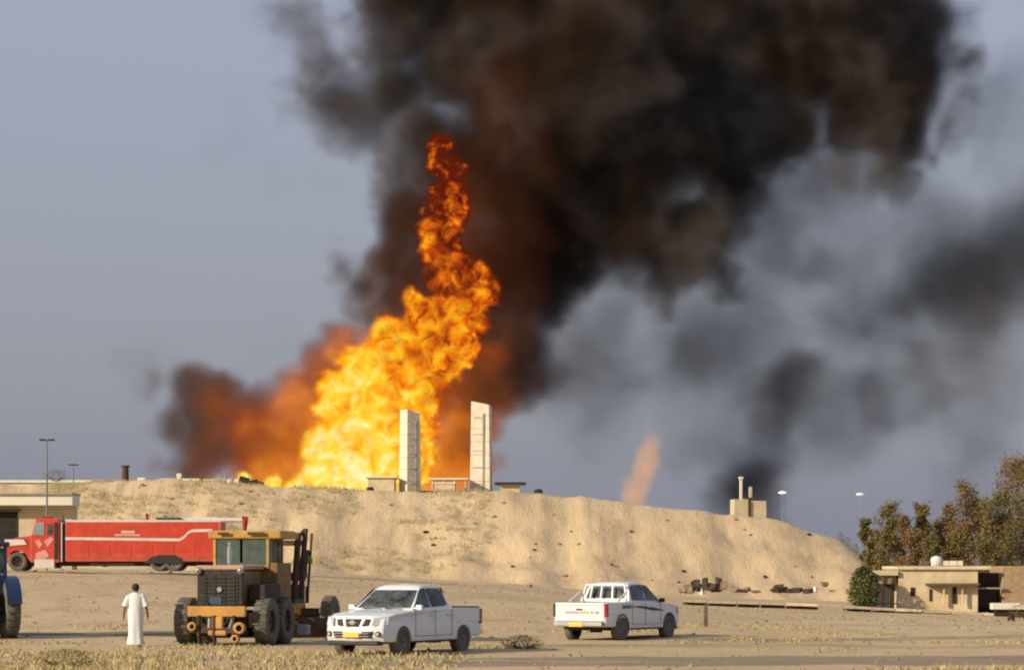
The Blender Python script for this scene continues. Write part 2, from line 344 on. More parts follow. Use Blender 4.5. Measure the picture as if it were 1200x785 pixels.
# smoke around the flames, the firelight on it put in as emission
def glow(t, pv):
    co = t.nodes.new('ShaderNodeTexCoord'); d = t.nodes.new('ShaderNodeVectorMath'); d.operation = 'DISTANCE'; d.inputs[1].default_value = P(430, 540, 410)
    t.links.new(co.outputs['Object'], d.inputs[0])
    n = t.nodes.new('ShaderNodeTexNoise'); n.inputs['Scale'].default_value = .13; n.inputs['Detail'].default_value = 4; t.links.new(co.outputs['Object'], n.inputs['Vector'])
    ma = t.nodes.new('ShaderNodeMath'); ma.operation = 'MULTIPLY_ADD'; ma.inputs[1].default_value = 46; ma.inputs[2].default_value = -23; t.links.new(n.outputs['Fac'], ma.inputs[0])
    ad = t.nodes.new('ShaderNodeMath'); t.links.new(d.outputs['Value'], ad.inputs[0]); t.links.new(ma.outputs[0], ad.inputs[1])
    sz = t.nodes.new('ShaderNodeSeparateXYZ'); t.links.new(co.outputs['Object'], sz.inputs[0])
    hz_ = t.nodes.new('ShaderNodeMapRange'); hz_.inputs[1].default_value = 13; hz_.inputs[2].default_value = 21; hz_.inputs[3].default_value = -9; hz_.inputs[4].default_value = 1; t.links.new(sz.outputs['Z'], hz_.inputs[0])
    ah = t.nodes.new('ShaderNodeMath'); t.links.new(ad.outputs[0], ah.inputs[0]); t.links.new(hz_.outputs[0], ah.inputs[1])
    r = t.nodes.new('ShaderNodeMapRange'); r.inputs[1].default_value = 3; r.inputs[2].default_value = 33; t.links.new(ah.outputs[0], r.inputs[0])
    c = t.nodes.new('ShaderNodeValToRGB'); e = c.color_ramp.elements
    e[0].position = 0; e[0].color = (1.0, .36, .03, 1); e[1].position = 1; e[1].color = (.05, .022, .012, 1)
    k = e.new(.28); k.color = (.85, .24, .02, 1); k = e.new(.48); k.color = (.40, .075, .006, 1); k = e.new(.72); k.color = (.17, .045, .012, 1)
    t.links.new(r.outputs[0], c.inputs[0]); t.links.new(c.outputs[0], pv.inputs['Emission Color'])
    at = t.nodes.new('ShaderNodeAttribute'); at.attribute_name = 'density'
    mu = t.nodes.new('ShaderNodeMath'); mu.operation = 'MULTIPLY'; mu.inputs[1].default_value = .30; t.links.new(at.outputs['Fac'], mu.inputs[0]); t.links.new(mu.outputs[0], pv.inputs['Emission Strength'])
glow_m = volume_material('firelit_smoke', (.06, .035, .024), .34, 0, glow)
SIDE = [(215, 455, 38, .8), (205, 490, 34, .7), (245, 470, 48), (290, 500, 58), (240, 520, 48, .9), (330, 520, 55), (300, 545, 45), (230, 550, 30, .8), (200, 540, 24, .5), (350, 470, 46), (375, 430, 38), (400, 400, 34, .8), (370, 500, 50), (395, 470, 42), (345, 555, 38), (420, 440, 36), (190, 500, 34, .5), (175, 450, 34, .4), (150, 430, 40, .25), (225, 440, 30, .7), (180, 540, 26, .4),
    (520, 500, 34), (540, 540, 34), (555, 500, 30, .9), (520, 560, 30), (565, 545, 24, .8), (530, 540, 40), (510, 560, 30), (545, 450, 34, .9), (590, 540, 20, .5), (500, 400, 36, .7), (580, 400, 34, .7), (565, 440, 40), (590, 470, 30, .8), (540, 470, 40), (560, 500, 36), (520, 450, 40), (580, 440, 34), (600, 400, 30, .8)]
plume('firelit_smoke', SIDE, .6, glow_m, [(.05, 8, 2), (.16, 3.5, 3), (.4, 1.2, 2)], dens=(0.0, .5), cut=.28, cutscale=.10, Y=414, spread=5, grow=1.3, label='brown smoke with orange firelight put in as glow, billowing to the left of the flames', seed=5)

# flames
def flame_colour(t, pos, cool=None):
    "temperature field: hottest low on the left, cooler and redder upward, mottled by turbulence"
    n = t.nodes.new('ShaderNodeTexNoise'); n.inputs['Scale'].default_value = .38; n.inputs['Detail'].default_value = 6; n.inputs['Roughness'].default_value = .62; n.inputs['Distortion'].default_value = .5
    t.links.new(pos, n.inputs['Vector'])
    n2 = t.nodes.new('ShaderNodeTexVoronoi'); n2.inputs['Scale'].default_value = .38; n2.feature = 'SMOOTH_F1'; n2.inputs['Smoothness'].default_value = .5
    wv = t.nodes.new('ShaderNodeVectorMath'); wv.operation = 'MULTIPLY_ADD'; wv.inputs[1].default_value = (2.2, 2.2, 2.2); t.links.new(n.outputs['Color'], wv.inputs[0]); t.links.new(pos, wv.inputs[2]); t.links.new(wv.outputs[0], n2.inputs['Vector'])
    s = t.nodes.new('ShaderNodeSeparateXYZ'); t.links.new(pos, s.inputs[0])
    h = t.nodes.new('ShaderNodeMapRange'); h.inputs[1].default_value = 12; h.inputs[2].default_value = 66; h.inputs[3].default_value = .44; h.inputs[4].default_value = -.16; t.links.new(s.outputs['Z'], h.inputs[0])
    xx = t.nodes.new('ShaderNodeMapRange'); xx.inputs[1].default_value = -24; xx.inputs[2].default_value = -11; xx.inputs[3].default_value = .05; xx.inputs[4].default_value = -.22; t.links.new(s.outputs['X'], xx.inputs[0])
    a = t.nodes.new('ShaderNodeMath'); a.operation = 'MULTIPLY_ADD'; a.inputs[1].default_value = 1.75; a.inputs[2].default_value = -.40; t.links.new(n.outputs['Fac'], a.inputs[0])
    b = t.nodes.new('ShaderNodeMath'); b.operation = 'MULTIPLY_ADD'; b.inputs[1].default_value = -.10; t.links.new(n2.outputs['Distance'], b.inputs[0]); t.links.new(a.outputs[0], b.inputs[2])
    c = t.nodes.new('ShaderNodeMath'); t.links.new(b.outputs[0], c.inputs[0]); t.links.new(h.outputs[0], c.inputs[1])
    d = t.nodes.new('ShaderNodeMath'); t.links.new(c.outputs[0], d.inputs[0]); t.links.new(xx.outputs[0], d.inputs[1])
    r = t.nodes.new('ShaderNodeValToRGB'); e = r.color_ramp.elements
    e[0].position = 0; e[0].color = (.10, .012, .003, 1); e[1].position = 1; e[1].color = (1.0, .95, .55, 1)
    for p_, c_ in ((.13, (.40, .05, .006)), (.28, (.85, .17, .006)), (.42, (1.0, .36, .01)), (.58, (1.0, .58, .02)), (.76, (1.0, .80, .10))): k = e.new(p_); k.color = (*c_, 1)
    o_ = d.outputs[0]
    if cool:
        at = t.nodes.new('ShaderNodeAttribute'); at.attribute_name = 'density'; m2 = t.nodes.new('ShaderNodeMath'); m2.operation = 'MULTIPLY_ADD'; m2.inputs[1].default_value = cool; m2.inputs[2].default_value = -cool; t.links.new(at.outputs['Fac'], m2.inputs[0])
        m3 = t.nodes.new('ShaderNodeMath'); t.links.new(o_, m3.inputs[0]); t.links.new(m2.outputs[0], m3.inputs[1]); o_ = m3.outputs[0]
    t.links.new(o_, r.inputs[0]); return r.outputs[0]
fire_m = bpy.data.materials.new('flame'); fire_m.use_nodes = True; _t = fire_m.node_tree; _t.nodes.clear()
_o = _t.nodes.new('ShaderNodeOutputMaterial'); _e = _t.nodes.new('ShaderNodeEmission'); _c = _t.nodes.new('ShaderNodeTexCoord')
_t.links.new(flame_colour(_t, _c.outputs['Object']), _e.inputs['Color']); _e.inputs['Strength'].default_value = 1.05; _t.links.new(_e.outputs[0], _o.inputs['Surface'])
fire_m.cycles.emission_sampling = 'NONE'
FIRE = [(400, 556, 30), (430, 545, 34), (465, 545, 32), (372, 562, 20), (345, 567, 16), (315, 568, 11), (285, 566, 9), (255, 565, 7), (388, 528, 28), (415, 505, 36), (455, 505, 36), (402, 468, 28), (432, 455, 36), (470, 445, 36), (425, 425, 26), (500, 425, 34), (460, 405, 30), (495, 390, 32), (525, 390, 30), (495, 365, 24), (525, 425, 24), (535, 405, 22), (545, 370, 28), (562, 345, 22), (572, 322, 13), (535, 345, 30, 1, 2), (530, 318, 27, 1, 4), (520, 296, 25, 1, 5), (518, 272, 24, 1, 5), (522, 250, 22, 1, 5), (527, 228, 20, 1, 5), (532, 208, 18, 1, 5), (524, 190, 16, 1, 5), (514, 176, 15, 1, 5), (505, 172, 10, 1, 5), (560, 330, 22, 1, 4), (487, 470, 26), (492, 500, 20), (494, 530, 15), (490, 560, 14), (548, 400, 18), (474, 520, 24)]
FWARP = [(.09, 5.0, 2), (.22, 4.5, 3), (.6, 2.4, 4)]
plume('flame', FIRE, .30, fire_m, FWARP, dens=(0.02, .30), cut=.42, cutscale=.30, surface=.82, grow=1.3, Y=405, spread=2.5, lo_z=8.0, label='tall yellow and orange flames roaring up behind the mound', seed=2, pad=1.5)
def fringe_emit(t, pv):
    co = t.nodes.new('ShaderNodeTexCoord'); t.links.new(flame_colour(t, co.outputs['Object'], .38), pv.inputs['Emission Color'])
    at = t.nodes.new('ShaderNodeAttribute'); at.attribute_name = 'density'
    mu = t.nodes.new('ShaderNodeMath'); mu.operation = 'MULTIPLY'; mu.inputs[1].default_value = 1.15; t.links.new(at.outputs['Fac'], mu.inputs[0]); t.links.new(mu.outputs[0], pv.inputs['Emission Strength'])
fr_ = plume('flame_fringe', FIRE, .36, volume_material('flame_fringe', (0, 0, 0), 1.1, 0, fringe_emit), FWARP, dens=(-.14, .30), cut=.42, cutscale=.30, Y=405, spread=2.5, grow=1.3, lo_z=8.0, seed=2, pad=1.5)
fr_.parent = bpy.data.objects['flame']
def salmon(t, pv):
    pv.inputs['Emission Color'].default_value = (.76, .37, .14, 1)
    at = t.nodes.new('ShaderNodeAttribute'); at.attribute_name = 'density'
    mu = t.nodes.new('ShaderNodeMath'); mu.operation = 'MULTIPLY'; mu.inputs[1].default_value = .16; t.links.new(at.outputs['Fac'], mu.inputs[0]); t.links.new(mu.outputs[0], pv.inputs['Emission Strength'])
plume('small_flame', [(765, 520, 15, .8), (760, 536, 19), (753, 552, 19), (747, 568, 18), (742, 586, 17), (736, 600, 14)], .5, volume_material('faint_flame', (.3, .2, .16), .17, 0, salmon), [(.12, 1.8, 2), (.4, 1.6, 2)], dens=(0, .5), cut=.2, cutscale=.2, Y=400, spread=1, grow=1.25, label='small faint pink flame rising alone behind the middle of the mound', seed=8)
#@@OBJECTS
# ---------------------------------------------------------------- shared materials
WHITE = mat('white_paint', (.74, .75, .77), .35, 0, .04, 2, coat=.4, dust=((.45, .36, .25), .75))
WHITE2 = mat('white_paint_warm', (.72, .73, .74), .4, 0, .05, 2, coat=.3, dust=((.45, .36, .25), .8))
RED = mat('red_paint', (.64, .055, .018), .45, 0, .16, 1.5, coat=.4, dust=((.40, .22, .14), 1.2))
REDD = mat('dark_red_paint', (.30, .02, .018), .5, 0, .1)
OFFW = mat('reflective_white_band', (.72, .64, .57), .6, 0, .12, 2)
BLACK = mat('black_rubber', (.028, .027, .026), .85, 0, .1, 8, dust=((.30, .24, .17), 1.3))
TYRE = mat('dusty_tyre', (.15, .13, .10), .92, 0, .2, 7, bump=.01, bscale=25)
DARK = mat('dark_metal', (.035, .032, .03), .6, .2, .2)
DGLASS = mat('dark_window_glass', (.13, .14, .135), .10, 0, .1, 3.2, col2=(.012, .014, .015), spec=.25)  # pale streaks stand for reflections, put into the glass colour
GGLASS = mat('dusty_green_glass', (.10, .13, .11), .15, 0, .2)
CHROME = mat('bright_metal', (.62, .62, .62), .25, .9, .05)
RIMM = mat('alloy_rim', (.42, .42, .42), .4, .6, .1)
LAMP = mat('headlamp_glass', (.70, .70, .66), .12, .2, .1, coat=.5)
REDL = mat('red_lamp_glass', (.42, .02, .03), .2, 0, .1, coat=.5)
PLATE = mat('yellow_number_plate', (.75, .52, .06), .5, 0, .05)
YEL = mat('grader_yellow', (.62, .29, .025), .6, 0, .2, 2.2, col2=(.34, .17, .03), dust=((.34, .25, .15), 1.5))
YELR = mat('grader_roof_yellow', (.56, .33, .05), .65, 0, .2, 3, col2=(.36, .20, .05))
BROWN = mat('rusty_steel', (.11, .055, .03), .8, .1, .3, 4)
GREASE = mat('greasy_machinery', (.05, .035, .028), .7, .2, .4, 6)
BLUE = mat('blue_paint', (.010, .022, .085), .4, 0, .15, coat=.3)
CONC = mat('pale_concrete', (.76, .68, .53), .9, 0, .10, 1.2, col2=(.60, .52, .39), bump=.03, bscale=6)
CONC2 = mat('white_washed_wall', (.74, .61, .40), .9, 0, .1, .8, col2=(.50, .38, .22), bump=.02, bscale=5)
CREAM = mat('cream_wall', (.60, .50, .34), .9, 0, .1, .8, col2=(.48, .38, .24), bump=.02, bscale=5)
PALE = mat('pale_roof_sheet', (.74, .68, .56), .7, 0, .06, .6)
OPEN = mat('dark_interior', (.035, .028, .022), .95, 0, .3)
WOOD = mat('weathered_wood', (.17, .12, .075), .9, 0, .25, 5)
ROCKM = mat('broken_rock', (.36, .28, .185), .95, 0, .25, 3, col2=(.16, .115, .07), bump=.05, bscale=6)
GREYM = mat('galvanised_steel', (.35, .35, .34), .5, .6, .1)
SKIN = mat('skin', (.16, .085, .05), .6, 0, .1)
HAIR = mat('black_hair', (.012, .010, .009), .7, 0, .1)
THOBE = mat('white_cotton', (.76, .74, .73), .9, 0, .05, 3, bump=.01, bscale=12)
SHOE = mat('brown_sandal', (.10, .06, .035), .8)

def wheel(parent, x, y, z, r, wd, out, rim=RIMM, rr=.62, n=28, tyre=BLACK, spokes=6, lugs=0):
    "tyre with a rim child; out = +1 or -1, the outer side along y"
    h = wd / 2
    m = MB(); m.lathe([(-h * .8, r * rr), (-h, r * .72), (-h * .95, r * .93), (-h * .7, r), (h * .7, r), (h * .95, r * .93), (h, r * .72), (h * .8, r * rr), (-h * .8, r * rr)], 'y', n)
    if lugs:
        for i in range(lugs):
            t = 2 * math.pi * i / lugs
            for s_ in (-1, 1):
                rot = Matrix.Rotation(-t - s_ * .0, 3, 'Y') @ Matrix.Rotation(s_ * .55, 3, 'Z' if False else 'X')
                c = Vector((math.cos(t + s_ * .08) * r * 1.005, s_ * h * .45, math.sin(t + s_ * .08) * r * 1.005))
                m.box(c.x, c.y, c.z, r * .06, h * .85, r * .07, Matrix.Rotation(-t, 3, 'Y'))
    w_ = m.build('wheel', tyre, parent, (x, y, z))
    m = MB(); m.lathe([(out * h * .25, 0.001), (out * h * .3, r * .16), (out * h * .55, r * .2), (out * h * .35, r * .5), (out * h * .78, r * rr), (out * h * .5, r * rr * .99)], 'y', n)
    for i in range(spokes):
        t = 2 * math.pi * i / spokes
        m.box(math.cos(t) * r * .36, out * h * .52, math.sin(t) * r * .36, r * .5, h * .16, r * .12, Matrix.Rotation(-t, 3, 'Y'))
    m.build('rim', rim, w_)
    return w_

def arch(cx, cz, r, n=9, a0=180, a1=0):
    return [(cx + r * math.cos(R(lerp(a0, a1, i / (n - 1)))), cz + r * math.sin(R(lerp(a0, a1, i / (n - 1))))) for i in range(n)]

# ---------------------------------------------------------------- pickups
DRIM = mat('dusty_rim', (.22, .21, .20), .6, .4, .2)
def pickup(name, loc, rz, label, rear_view=False, body_mat=WHITE):
    t = empty(name, loc, rz, label, 'pickup truck')
    hw = .915
    def shape(x, y, z):
        s_ = y / hw
        k = 1 - .004 * sstep(.78, 1.15, z)
        k *= 1 - .10 * sstep(2.0, 2.62, x) - .03 * sstep(-2.2, -2.6, x)
        dx = -.16 * s_ * s_ * sstep(1.9, 2.6, x)
        dz = -.035 * s_ ** 4 * sstep(.85, 1.0, z) * (1 if x > .9 else 0)
        return (x + dx, y * k, z + dz)
    fx, rx, az, ar = 1.62, -1.58, .36, .44
    prof = [(2.58, .36), (2.64, .50), (2.62, .72), (2.56, .92), (2.46, 1.01), (2.0, 1.08), (1.3, 1.14), (1.05, 1.16), (-.98, 1.16), (-.98, .80), (-2.60, .80), (-2.62, .50), (-2.55, .42), (rx - ar, .42)]
    prof += arch(rx, az, ar)[1:-1] + [(rx + ar, .34), (fx - ar, .34)] + arch(fx, az, ar)[1:-1] + [(fx + ar, .34)]
    m = MB(); m.prism(prof, -hw, hw, shape, [0, .04, .2, .5, .8, .96, 1])
    m.build('body', body_mat, t, bevel=.03)
    # bed sides, tailgate
    for s_ in (-1, 1):
        m = MB(); p2 = [(-.985, .79), (-.985, 1.17), (-2.56, 1.15), (-2.585, .79)]
        m.prism(p2, s_ * (hw - .065), s_ * (hw - .006))
        m.build('bed_side', body_mat, t, bevel=.015)
    m = MB(); m.box(-2.60, 0, .87, .07, 1.68, .56); m.box(-2.645, 0, 1.10, .03, 1.62, .05); m.box(-2.643, 0, .93, .02, .34, .10)
    tg = m.build('tailgate', body_mat, t, bevel=.02)
    m = MB(); m.box(-2.655, 0, .95, .02, .22, .05); m.build('handle', DARK, tg)
    # cabin: curved shell with panes set 5 mm proud
    zb, zt = 1.14, 1.70
    hwid = lambda z: lerp(.872, .665, min(1, max(0, (z - zb) / (zt - zb)))) - .10 * max(0, z - zt) / .08
    def cp(x, s, z, o=0.0):
        "point of the cab shell: s in -1..1 across"
        fr_ = sstep(.0, .6, x); bk = sstep(-.5, -.8, x)
        return Vector((x - .10 * s * s * fr_ + .05 * s * s * bk + o * (fr_ * .9 - bk), s * (hwid(z)), z - .035 * s ** 4 * sstep(1.6, 1.75, z) + o * .7 * sstep(0, .6, x)))
    cprof = [(-.99, 1.10), (-.97, 1.16), (-.86, 1.52), (-.78, 1.68), (-.62, 1.755), (-.25, 1.785), (.10, 1.775), (.28, 1.735), (.42, 1.66), (.78, 1.40), (1.14, 1.16), (1.20, 1.10)]
    m = MB(); m.prism(cprof, -1, 1, lambda x, y, z: tuple(cp(x, y, z)), [0, .04, .15, .32, .5, .68, .85, .96, 1]); m.build('cab', body_mat, t, bevel=.02)
    def pane(nm, xa, za, xb, zb_, s0, s1, n_=6, off=.006):
        m = MB()
        for k in range(n_):
            a0, a1 = lerp(s0, s1, k / n_), lerp(s0, s1, (k + 1) / n_)
            lo = [cp(xa, a0, za, -.01), cp(xa, a1, za, -.01), cp(xb, a1, zb_, -.01), cp(xb, a0, zb_, -.01)]; hi = [cp(xa, a0, za, off), cp(xa, a1, za, off), cp(xb, a1, zb_, off), cp(xb, a0, zb_, off)]
            m.hexa(lo + hi)
        return m.build(nm, DGLASS, t)
    pane('windscreen', 1.10, 1.185, .46, 1.632, -.90, .90, 8, .010)
    pane('rear_window', -.935, 1.28, -.83, 1.58, -.82, .82, 4, .012)
    for s_ in (-1, 1):
        for pl_ in ([(.98, 1.20), (.52, 1.585), (.38, 1.665), (.13, 1.685), (.13, 1.20)], [(.05, 1.20), (.05, 1.685), (-.55, 1.675), (-.70, 1.62), (-.82, 1.22)]):
            m = MB(); m.prism(pl_, -1, 1, lambda x, y, z: (x, s_ * (hwid(z) + .006 + .006 * y), z)); m.build('side_window', DGLASS, t)
        for x_ in (-.045, 1.0, -.93):
            m = MB(); m.box(x_, s_ * (hw + .004), .80, .014, .006, .68); m.build('door_seam', DARK, t)
        m = MB(); m.box(.03, s_ * (hw + .003), .475, 1.9, .006, .012); m.build('door_seam', DARK, t)
        m = MB(); m.box(.05, s_ * (hw - .07), .33, 2.0, .16, .05); m.build('side_step', DARK, t, bevel=.01)
    for s_ in (-1, 1):
        # doors as slightly proud skins with handles
        for x0 in (-.76, .12):
            m = MB(); m.box(x0, s_ * (hw + .015), 1.0, .17, .035, .035); m.build('door_handle', CHROME, t, bevel=.008)
        m = MB(); m.box(.94, s_ * .99, 1.20, .09, .17, .13); m.tube((.98, s_ * .85, 1.18), (.98, s_ * .96, 1.18), .025, n=6); m.build('mirror', body_mat if not rear_view else DARK, t, bevel=.04)
        wheel(t, fx, s_ * .80, az, .385, .25, s_, DRIM); wheel(t, rx, s_ * .80, az, .385, .25, s_, DRIM)
        # wheel-arch lips
        for cx in (fx, rx):
            m = MB(); ao = arch(cx, az, ar + .015, 12); ai = arch(cx, az, ar - .045, 12)
            for i in range(11):
                m.hexa([(ai[i][0], s_ * (hw - .06), ai[i][1]), (ai[i + 1][0], s_ * (hw - .06), ai[i + 1][1]), (ao[i + 1][0], s_ * (hw - .06), ao[i + 1][1]), (ao[i][0], s_ * (hw - .06), ao[i][1]),
                        (ai[i][0], s_ * (hw + .006), ai[i][1]), (ai[i + 1][0], s_ * (hw + .006), ai[i + 1][1]), (ao[i + 1][0], s_ * (hw + .006), ao[i + 1][1]), (ao[i][0], s_ * (hw + .006), ao[i][1])])
            m.build('wheel_arch', BLACK if rear_view else body_mat, t)
        # lamps
        m = MB(); m.hexa([(2.30, s_ * .88, .78), (2.585, s_ * .56, .76), (2.60, s_ * .55, .76), (2.36, s_ * .885, .78), (2.22, s_ * .87, .99), (2.50, s_ * .60, .965), (2.53, s_ * .58, .965), (2.30, s_ * .88, .985)])
        m.build('headlight', LAMP, t, bevel=.015)
        m = MB(); m.box(-2.56, s_ * .868, .93, .15, .11, .40); m.build('tail_light', REDL if s_ < 0 or not rear_view else GREASE, t, bevel=.02)
    m = MB(); m.box(0, 0, .42, 4.3, 1.25, .22); m.tube((fx, -.7, az), (fx, .7, az), .06); m.tube((rx, -.7, az), (rx, .7, az), .07); m.box(rx, 0, az, .3, .28, .25)
    m.build('chassis', DARK, t)
    # front: grille of three dark openings divided by body-coloured struts
    fr = lambda y: 2.645 - .16 * (y / hw) ** 2
    m = MB()
    def fp(y, z, o=0.0): return (fr(y) - .10 * max(0, z - .72) / .25 + o, y, z)
    def fpatch(mm, pts, o): 
        q = [fp(y, z, o) for y, z in pts]; p_ = [fp(y, z, -.05) for y, z in pts]; mm.hexa(p_ + q)
    fpatch(m, [(-.17, .74), (.17, .74), (.23, .93), (-.23, .93)], .006)
    g = m.build('grille', GREASE, t, bevel=.01)
    for s_ in (-1, 1):
        m = MB(); pts = [(s_ * .27, .75), (s_ * .44, .77), (s_ * .49, .92), (s_ * .34, .93)]
        fpatch(m, pts, .006); m.build('grille_opening', GREASE, t, bevel=.01)
    m = MB(); m.tube(fp(0, .84, .0), fp(0, .84, .02), .065, n=16); m.box(fp(0, .84, 0)[0] + .012, 0, .84, .03, .22, .03); m.build('emblem', CHROME, g)
    m = MB(); fpatch(m, [(-.52, .46), (.52, .46), (.58, .62), (-.58, .62)], .02); m.build('bumper_intake', GREASE, t, bevel=.02)
    m = MB()
    for k in range(2): m.box(fr(0) + .012, 0, .50 + k * .07, .03, 1.0, .014)
    m.build('intake_bar', GREYM, t)
    m = MB(); m.box(fr(0) + .035, .12 if False else 0, .54, .02, .46, .13); m.build('number_plate', PLATE, t, bevel=.005)
    for s_ in (-1, 1):
        m = MB(); m.tube(fp(s_ * .70, .56, -.03), fp(s_ * .70, .56, .02), .065, n=14); m.build('fog_lamp', GREASE, t)
        m = MB(); m.tube(fp(s_ * .70, .56, -.01), fp(s_ * .70, .56, .026), .035, n=10); m.build('fog_lamp_glass', LAMP, t)
    m = MB(); m.box(2.44, 0, .33, .3, 1.45, .12); m.build('skid_plate', DARK, t, bevel=.03)
    # rear bumper
    m = MB(); m.box(-2.70, 0, .52, .17, 1.66, .13); m.box(-2.74, 0, .60, .14, 1.5, .02); m.build('rear_bumper', GREYM if rear_view else CHROME, t, bevel=.02)
    m = MB(); m.box(-2.795, 0 if not rear_view else .05, .50, .015, .46, .13); m.build('number_plate', PLATE, t)
    for a_, b_ in (((1.15, -.55, 1.175), (1.28, .1, 1.165)), ((1.15, .1, 1.175), (1.28, .7, 1.165))):
        m = MB(); m.tube(a_, b_, .012, n=5); m.build('wiper', DARK, t)
    if rear_view:
        # sports bar behind the cab, side graphics, print on the tailgate
        m = MB()
        for x_, s0 in ((-1.08, .78),):
            for y_ in (-.78, -.30, .12, .50, .78): m.tube((x_, y_ * 1.0, 1.16), (x_ + .12, y_ * .86, 1.68), .035, n=8)
            m.tube((x_ + .12, -.67, 1.68), (x_ + .12, .67, 1.68), .04, n=8); m.tube((x_, -.78, 1.20), (x_, .78, 1.20), .06, n=8)
            for s_ in (-1, 1): m.tube((x_, s_ * .80, 1.58 - .1), (-1.75, s_ * .83, 1.18), .03, n=8)
        m.build('roll_bar', body_mat, t)
        for (y0, y1, c_) in ((.08, .50, (.42, .36, .50)), (-.34, .06, (.55, .56, .22))):
            m = MB(); m.box(-2.637, (y0 + y1) / 2, .86, .006, y1 - y0, .075); m.build('tailgate_print', mat('tailgate_print', c_, .6), t)
        m = MB()
        for k, (y_, h_) in enumerate(((-.42, .09), (-.50, .05), (-.58, .09), (-.64, .07))): m.box(-2.637, y_, .86, .006, .035, h_)
        m.build('tailgate_print', mat('print_dark', (.10, .08, .16), .6), t)
        for s_ in (-1, 1):
            yy = s_ * (hw + .004)
            m = MB()
            for (x0, x1, z0, z1, h0, h1) in ((-1.0, -.3, 1.02, 1.00, .03, .07), (-.3, .5, 1.00, .93, .07, .10), (.5, 1.2, .93, .88, .10, .02)):
                m.hexa([(x0, yy * .995, z0 - h0 / 2), (x1, yy * .995, z1 - h1 / 2), (x1, yy * 1.008, z1 - h1 / 2), (x0, yy * 1.008, z0 - h0 / 2), (x0, yy * .995, z0 + h0 / 2), (x1, yy * .995, z1 + h1 / 2), (x1, yy * 1.008, z1 + h1 / 2), (x0, yy * 1.008, z0 + h0 / 2)])
            m.build('side_stripe', mat('side_stripe', (.07, .035, .04), .5), t)
            m = MB(); m.box(-1.32, yy, 1.02, .55, .01, .10); m.build('side_stripe', mat('side_stripe_blue', (.07, .16, .22), .5), t)
        m = MB(); m.tube((.2, .5, 1.76), (.0, .5, 2.15), .006, n=5); m.build('antenna', DARK, t)
    else:
        m = MB()
        m.tube((-1.0, -.70, 1.17), (-.86, -.62, 1.66), .035, n=8); m.tube((-1.0, .70, 1.17), (-.86, .62, 1.66), .035, n=8); m.tube((-.86, -.62, 1.66), (-.86, .62, 1.66), .035, n=8)
        for s_ in (-1, 1): m.tube((-1.02, s_ * .865, 1.19), (-2.52, s_ * .865, 1.17), .022, n=6)
        m.build('bed_rail', DARK, t)
    return t
Y1, Y2 = 64.0, 78.0
def face_yaw(a): return R(-90 + a)
pickup('pickup_truck', (X(473, 66.2), 66.2, ground_z(X(473, 66), 66)), R(-90 - 27), 'white double-cab pickup facing the camera with a dark three-part grille and yellow number plate')
p2x = X(727, 79.5)
pickup('pickup_truck', (p2x, 79.8, ground_z(p2x, 79.5)), R(90 - 30), 'white double-cab pickup seen from behind with printed tailgate, red tail lamp and dark side stripe', True, WHITE2)

# ---------------------------------------------------------------- motor grader, seen from behind
GY = 74.5
gx = X(284, GY); G = empty('motor_grader', (gx, GY, ground_z(gx, GY)), R(90 - 11), 'old yellow motor grader parked beside the white pickup, seen from behind', 'grader')
for x_, hx in ((-1.9, 0), (-3.5, 0)):
    for s_ in (-1, 1): wheel(G, x_ + 2.0, s_ * 1.16, .68, .67, .46, s_, BROWN, .5, 26, TYRE, 0, 22)
for s_ in (-1, 1): wheel(G, 5.9, s_ * 1.05, .66, .66, .36, s_, YEL, .5, 26, TYRE, 0, 22)
m = MB()
for s_ in (-1, 1): m.box(-.7, s_ * .80, .72, 2.3, .18, .42)
m.build('tandem_case', YEL, G, bevel=.05)
m = MB(); m.box(-1.1, 0, 1.62, 1.9, 1.26, 1.05); m.build('engine_hood', mat('faded_olive_paint', (.28, .165, .05), .7, 0, .3, 3, col2=(.12, .07, .03)), G, bevel=.06)
m = MB(); m.box(-2.10, 0, 1.60, .10, 1.36, 1.12); hd = m.build('radiator_housing', GREASE, G, bevel=.04)
m = MB()
for k in range(9): m.box(-2.165, 0, 1.10 + k * .105, .03, 1.06, .035)
for k in range(4): m.box(-2.17, -.42 + k * .28, 1.53, .02, .03, .95)
m.build('radiator_grille', DARK, hd)
rh = random.Random(4)
for k in range(9):            # hydraulic hoses hanging behind the bumper and beside the hood
    a_ = Vector((rh.uniform(-2.4, -2.1), rh.uniform(-.75, .75), rh.uniform(.85, 1.3))); b_ = Vector((rh.uniform(-2.6, -2.2), a_.y + rh.uniform(-.4, .4), rh.uniform(.2, .6))); c_ = (a_ + b_) / 2 + Vector((-.12, rh.uniform(-.1, .1), -.15))
    m = MB(); m.tube(a_, c_, .03, n=6); m.tube(c_, b_, .03, n=6); m.build('hydraulic_hose', GREASE, G)
for y_ in (-.62, .62): m = MB(); m.lathe([(-.05, .03), (-.04, .09), (.04, .10), (.05, .02)], 'x', 12, (-2.2, y_, 2.12)); m.build('work_lamp', GREYM, G)
m = MB(); m.box(-2.16, .12, 1.28, .05, .34, .22); m.build('dark_blue_box', mat('dark_blue_box', (.03, .06, .10), .6), hd)
for y_ in (-.98,): m = MB(); m.box(-1.0, y_, 1.50, 1.5, .5, .5); m.build('battery_box', GREASE, G, bevel=.04)
m = MB(); m.tube((-2.17, .0, 1.60), (-2.22, .0, 1.60), .07, n=12); m.build('fan_hub', GREYM, hd)
m = MB(); m.box(-1.15, 0, 2.22, 2.0, 1.40, .12); m.build('hood_top', mat('faded_pinkish_paint', (.52, .33, .24), .7), G, bevel=.02)
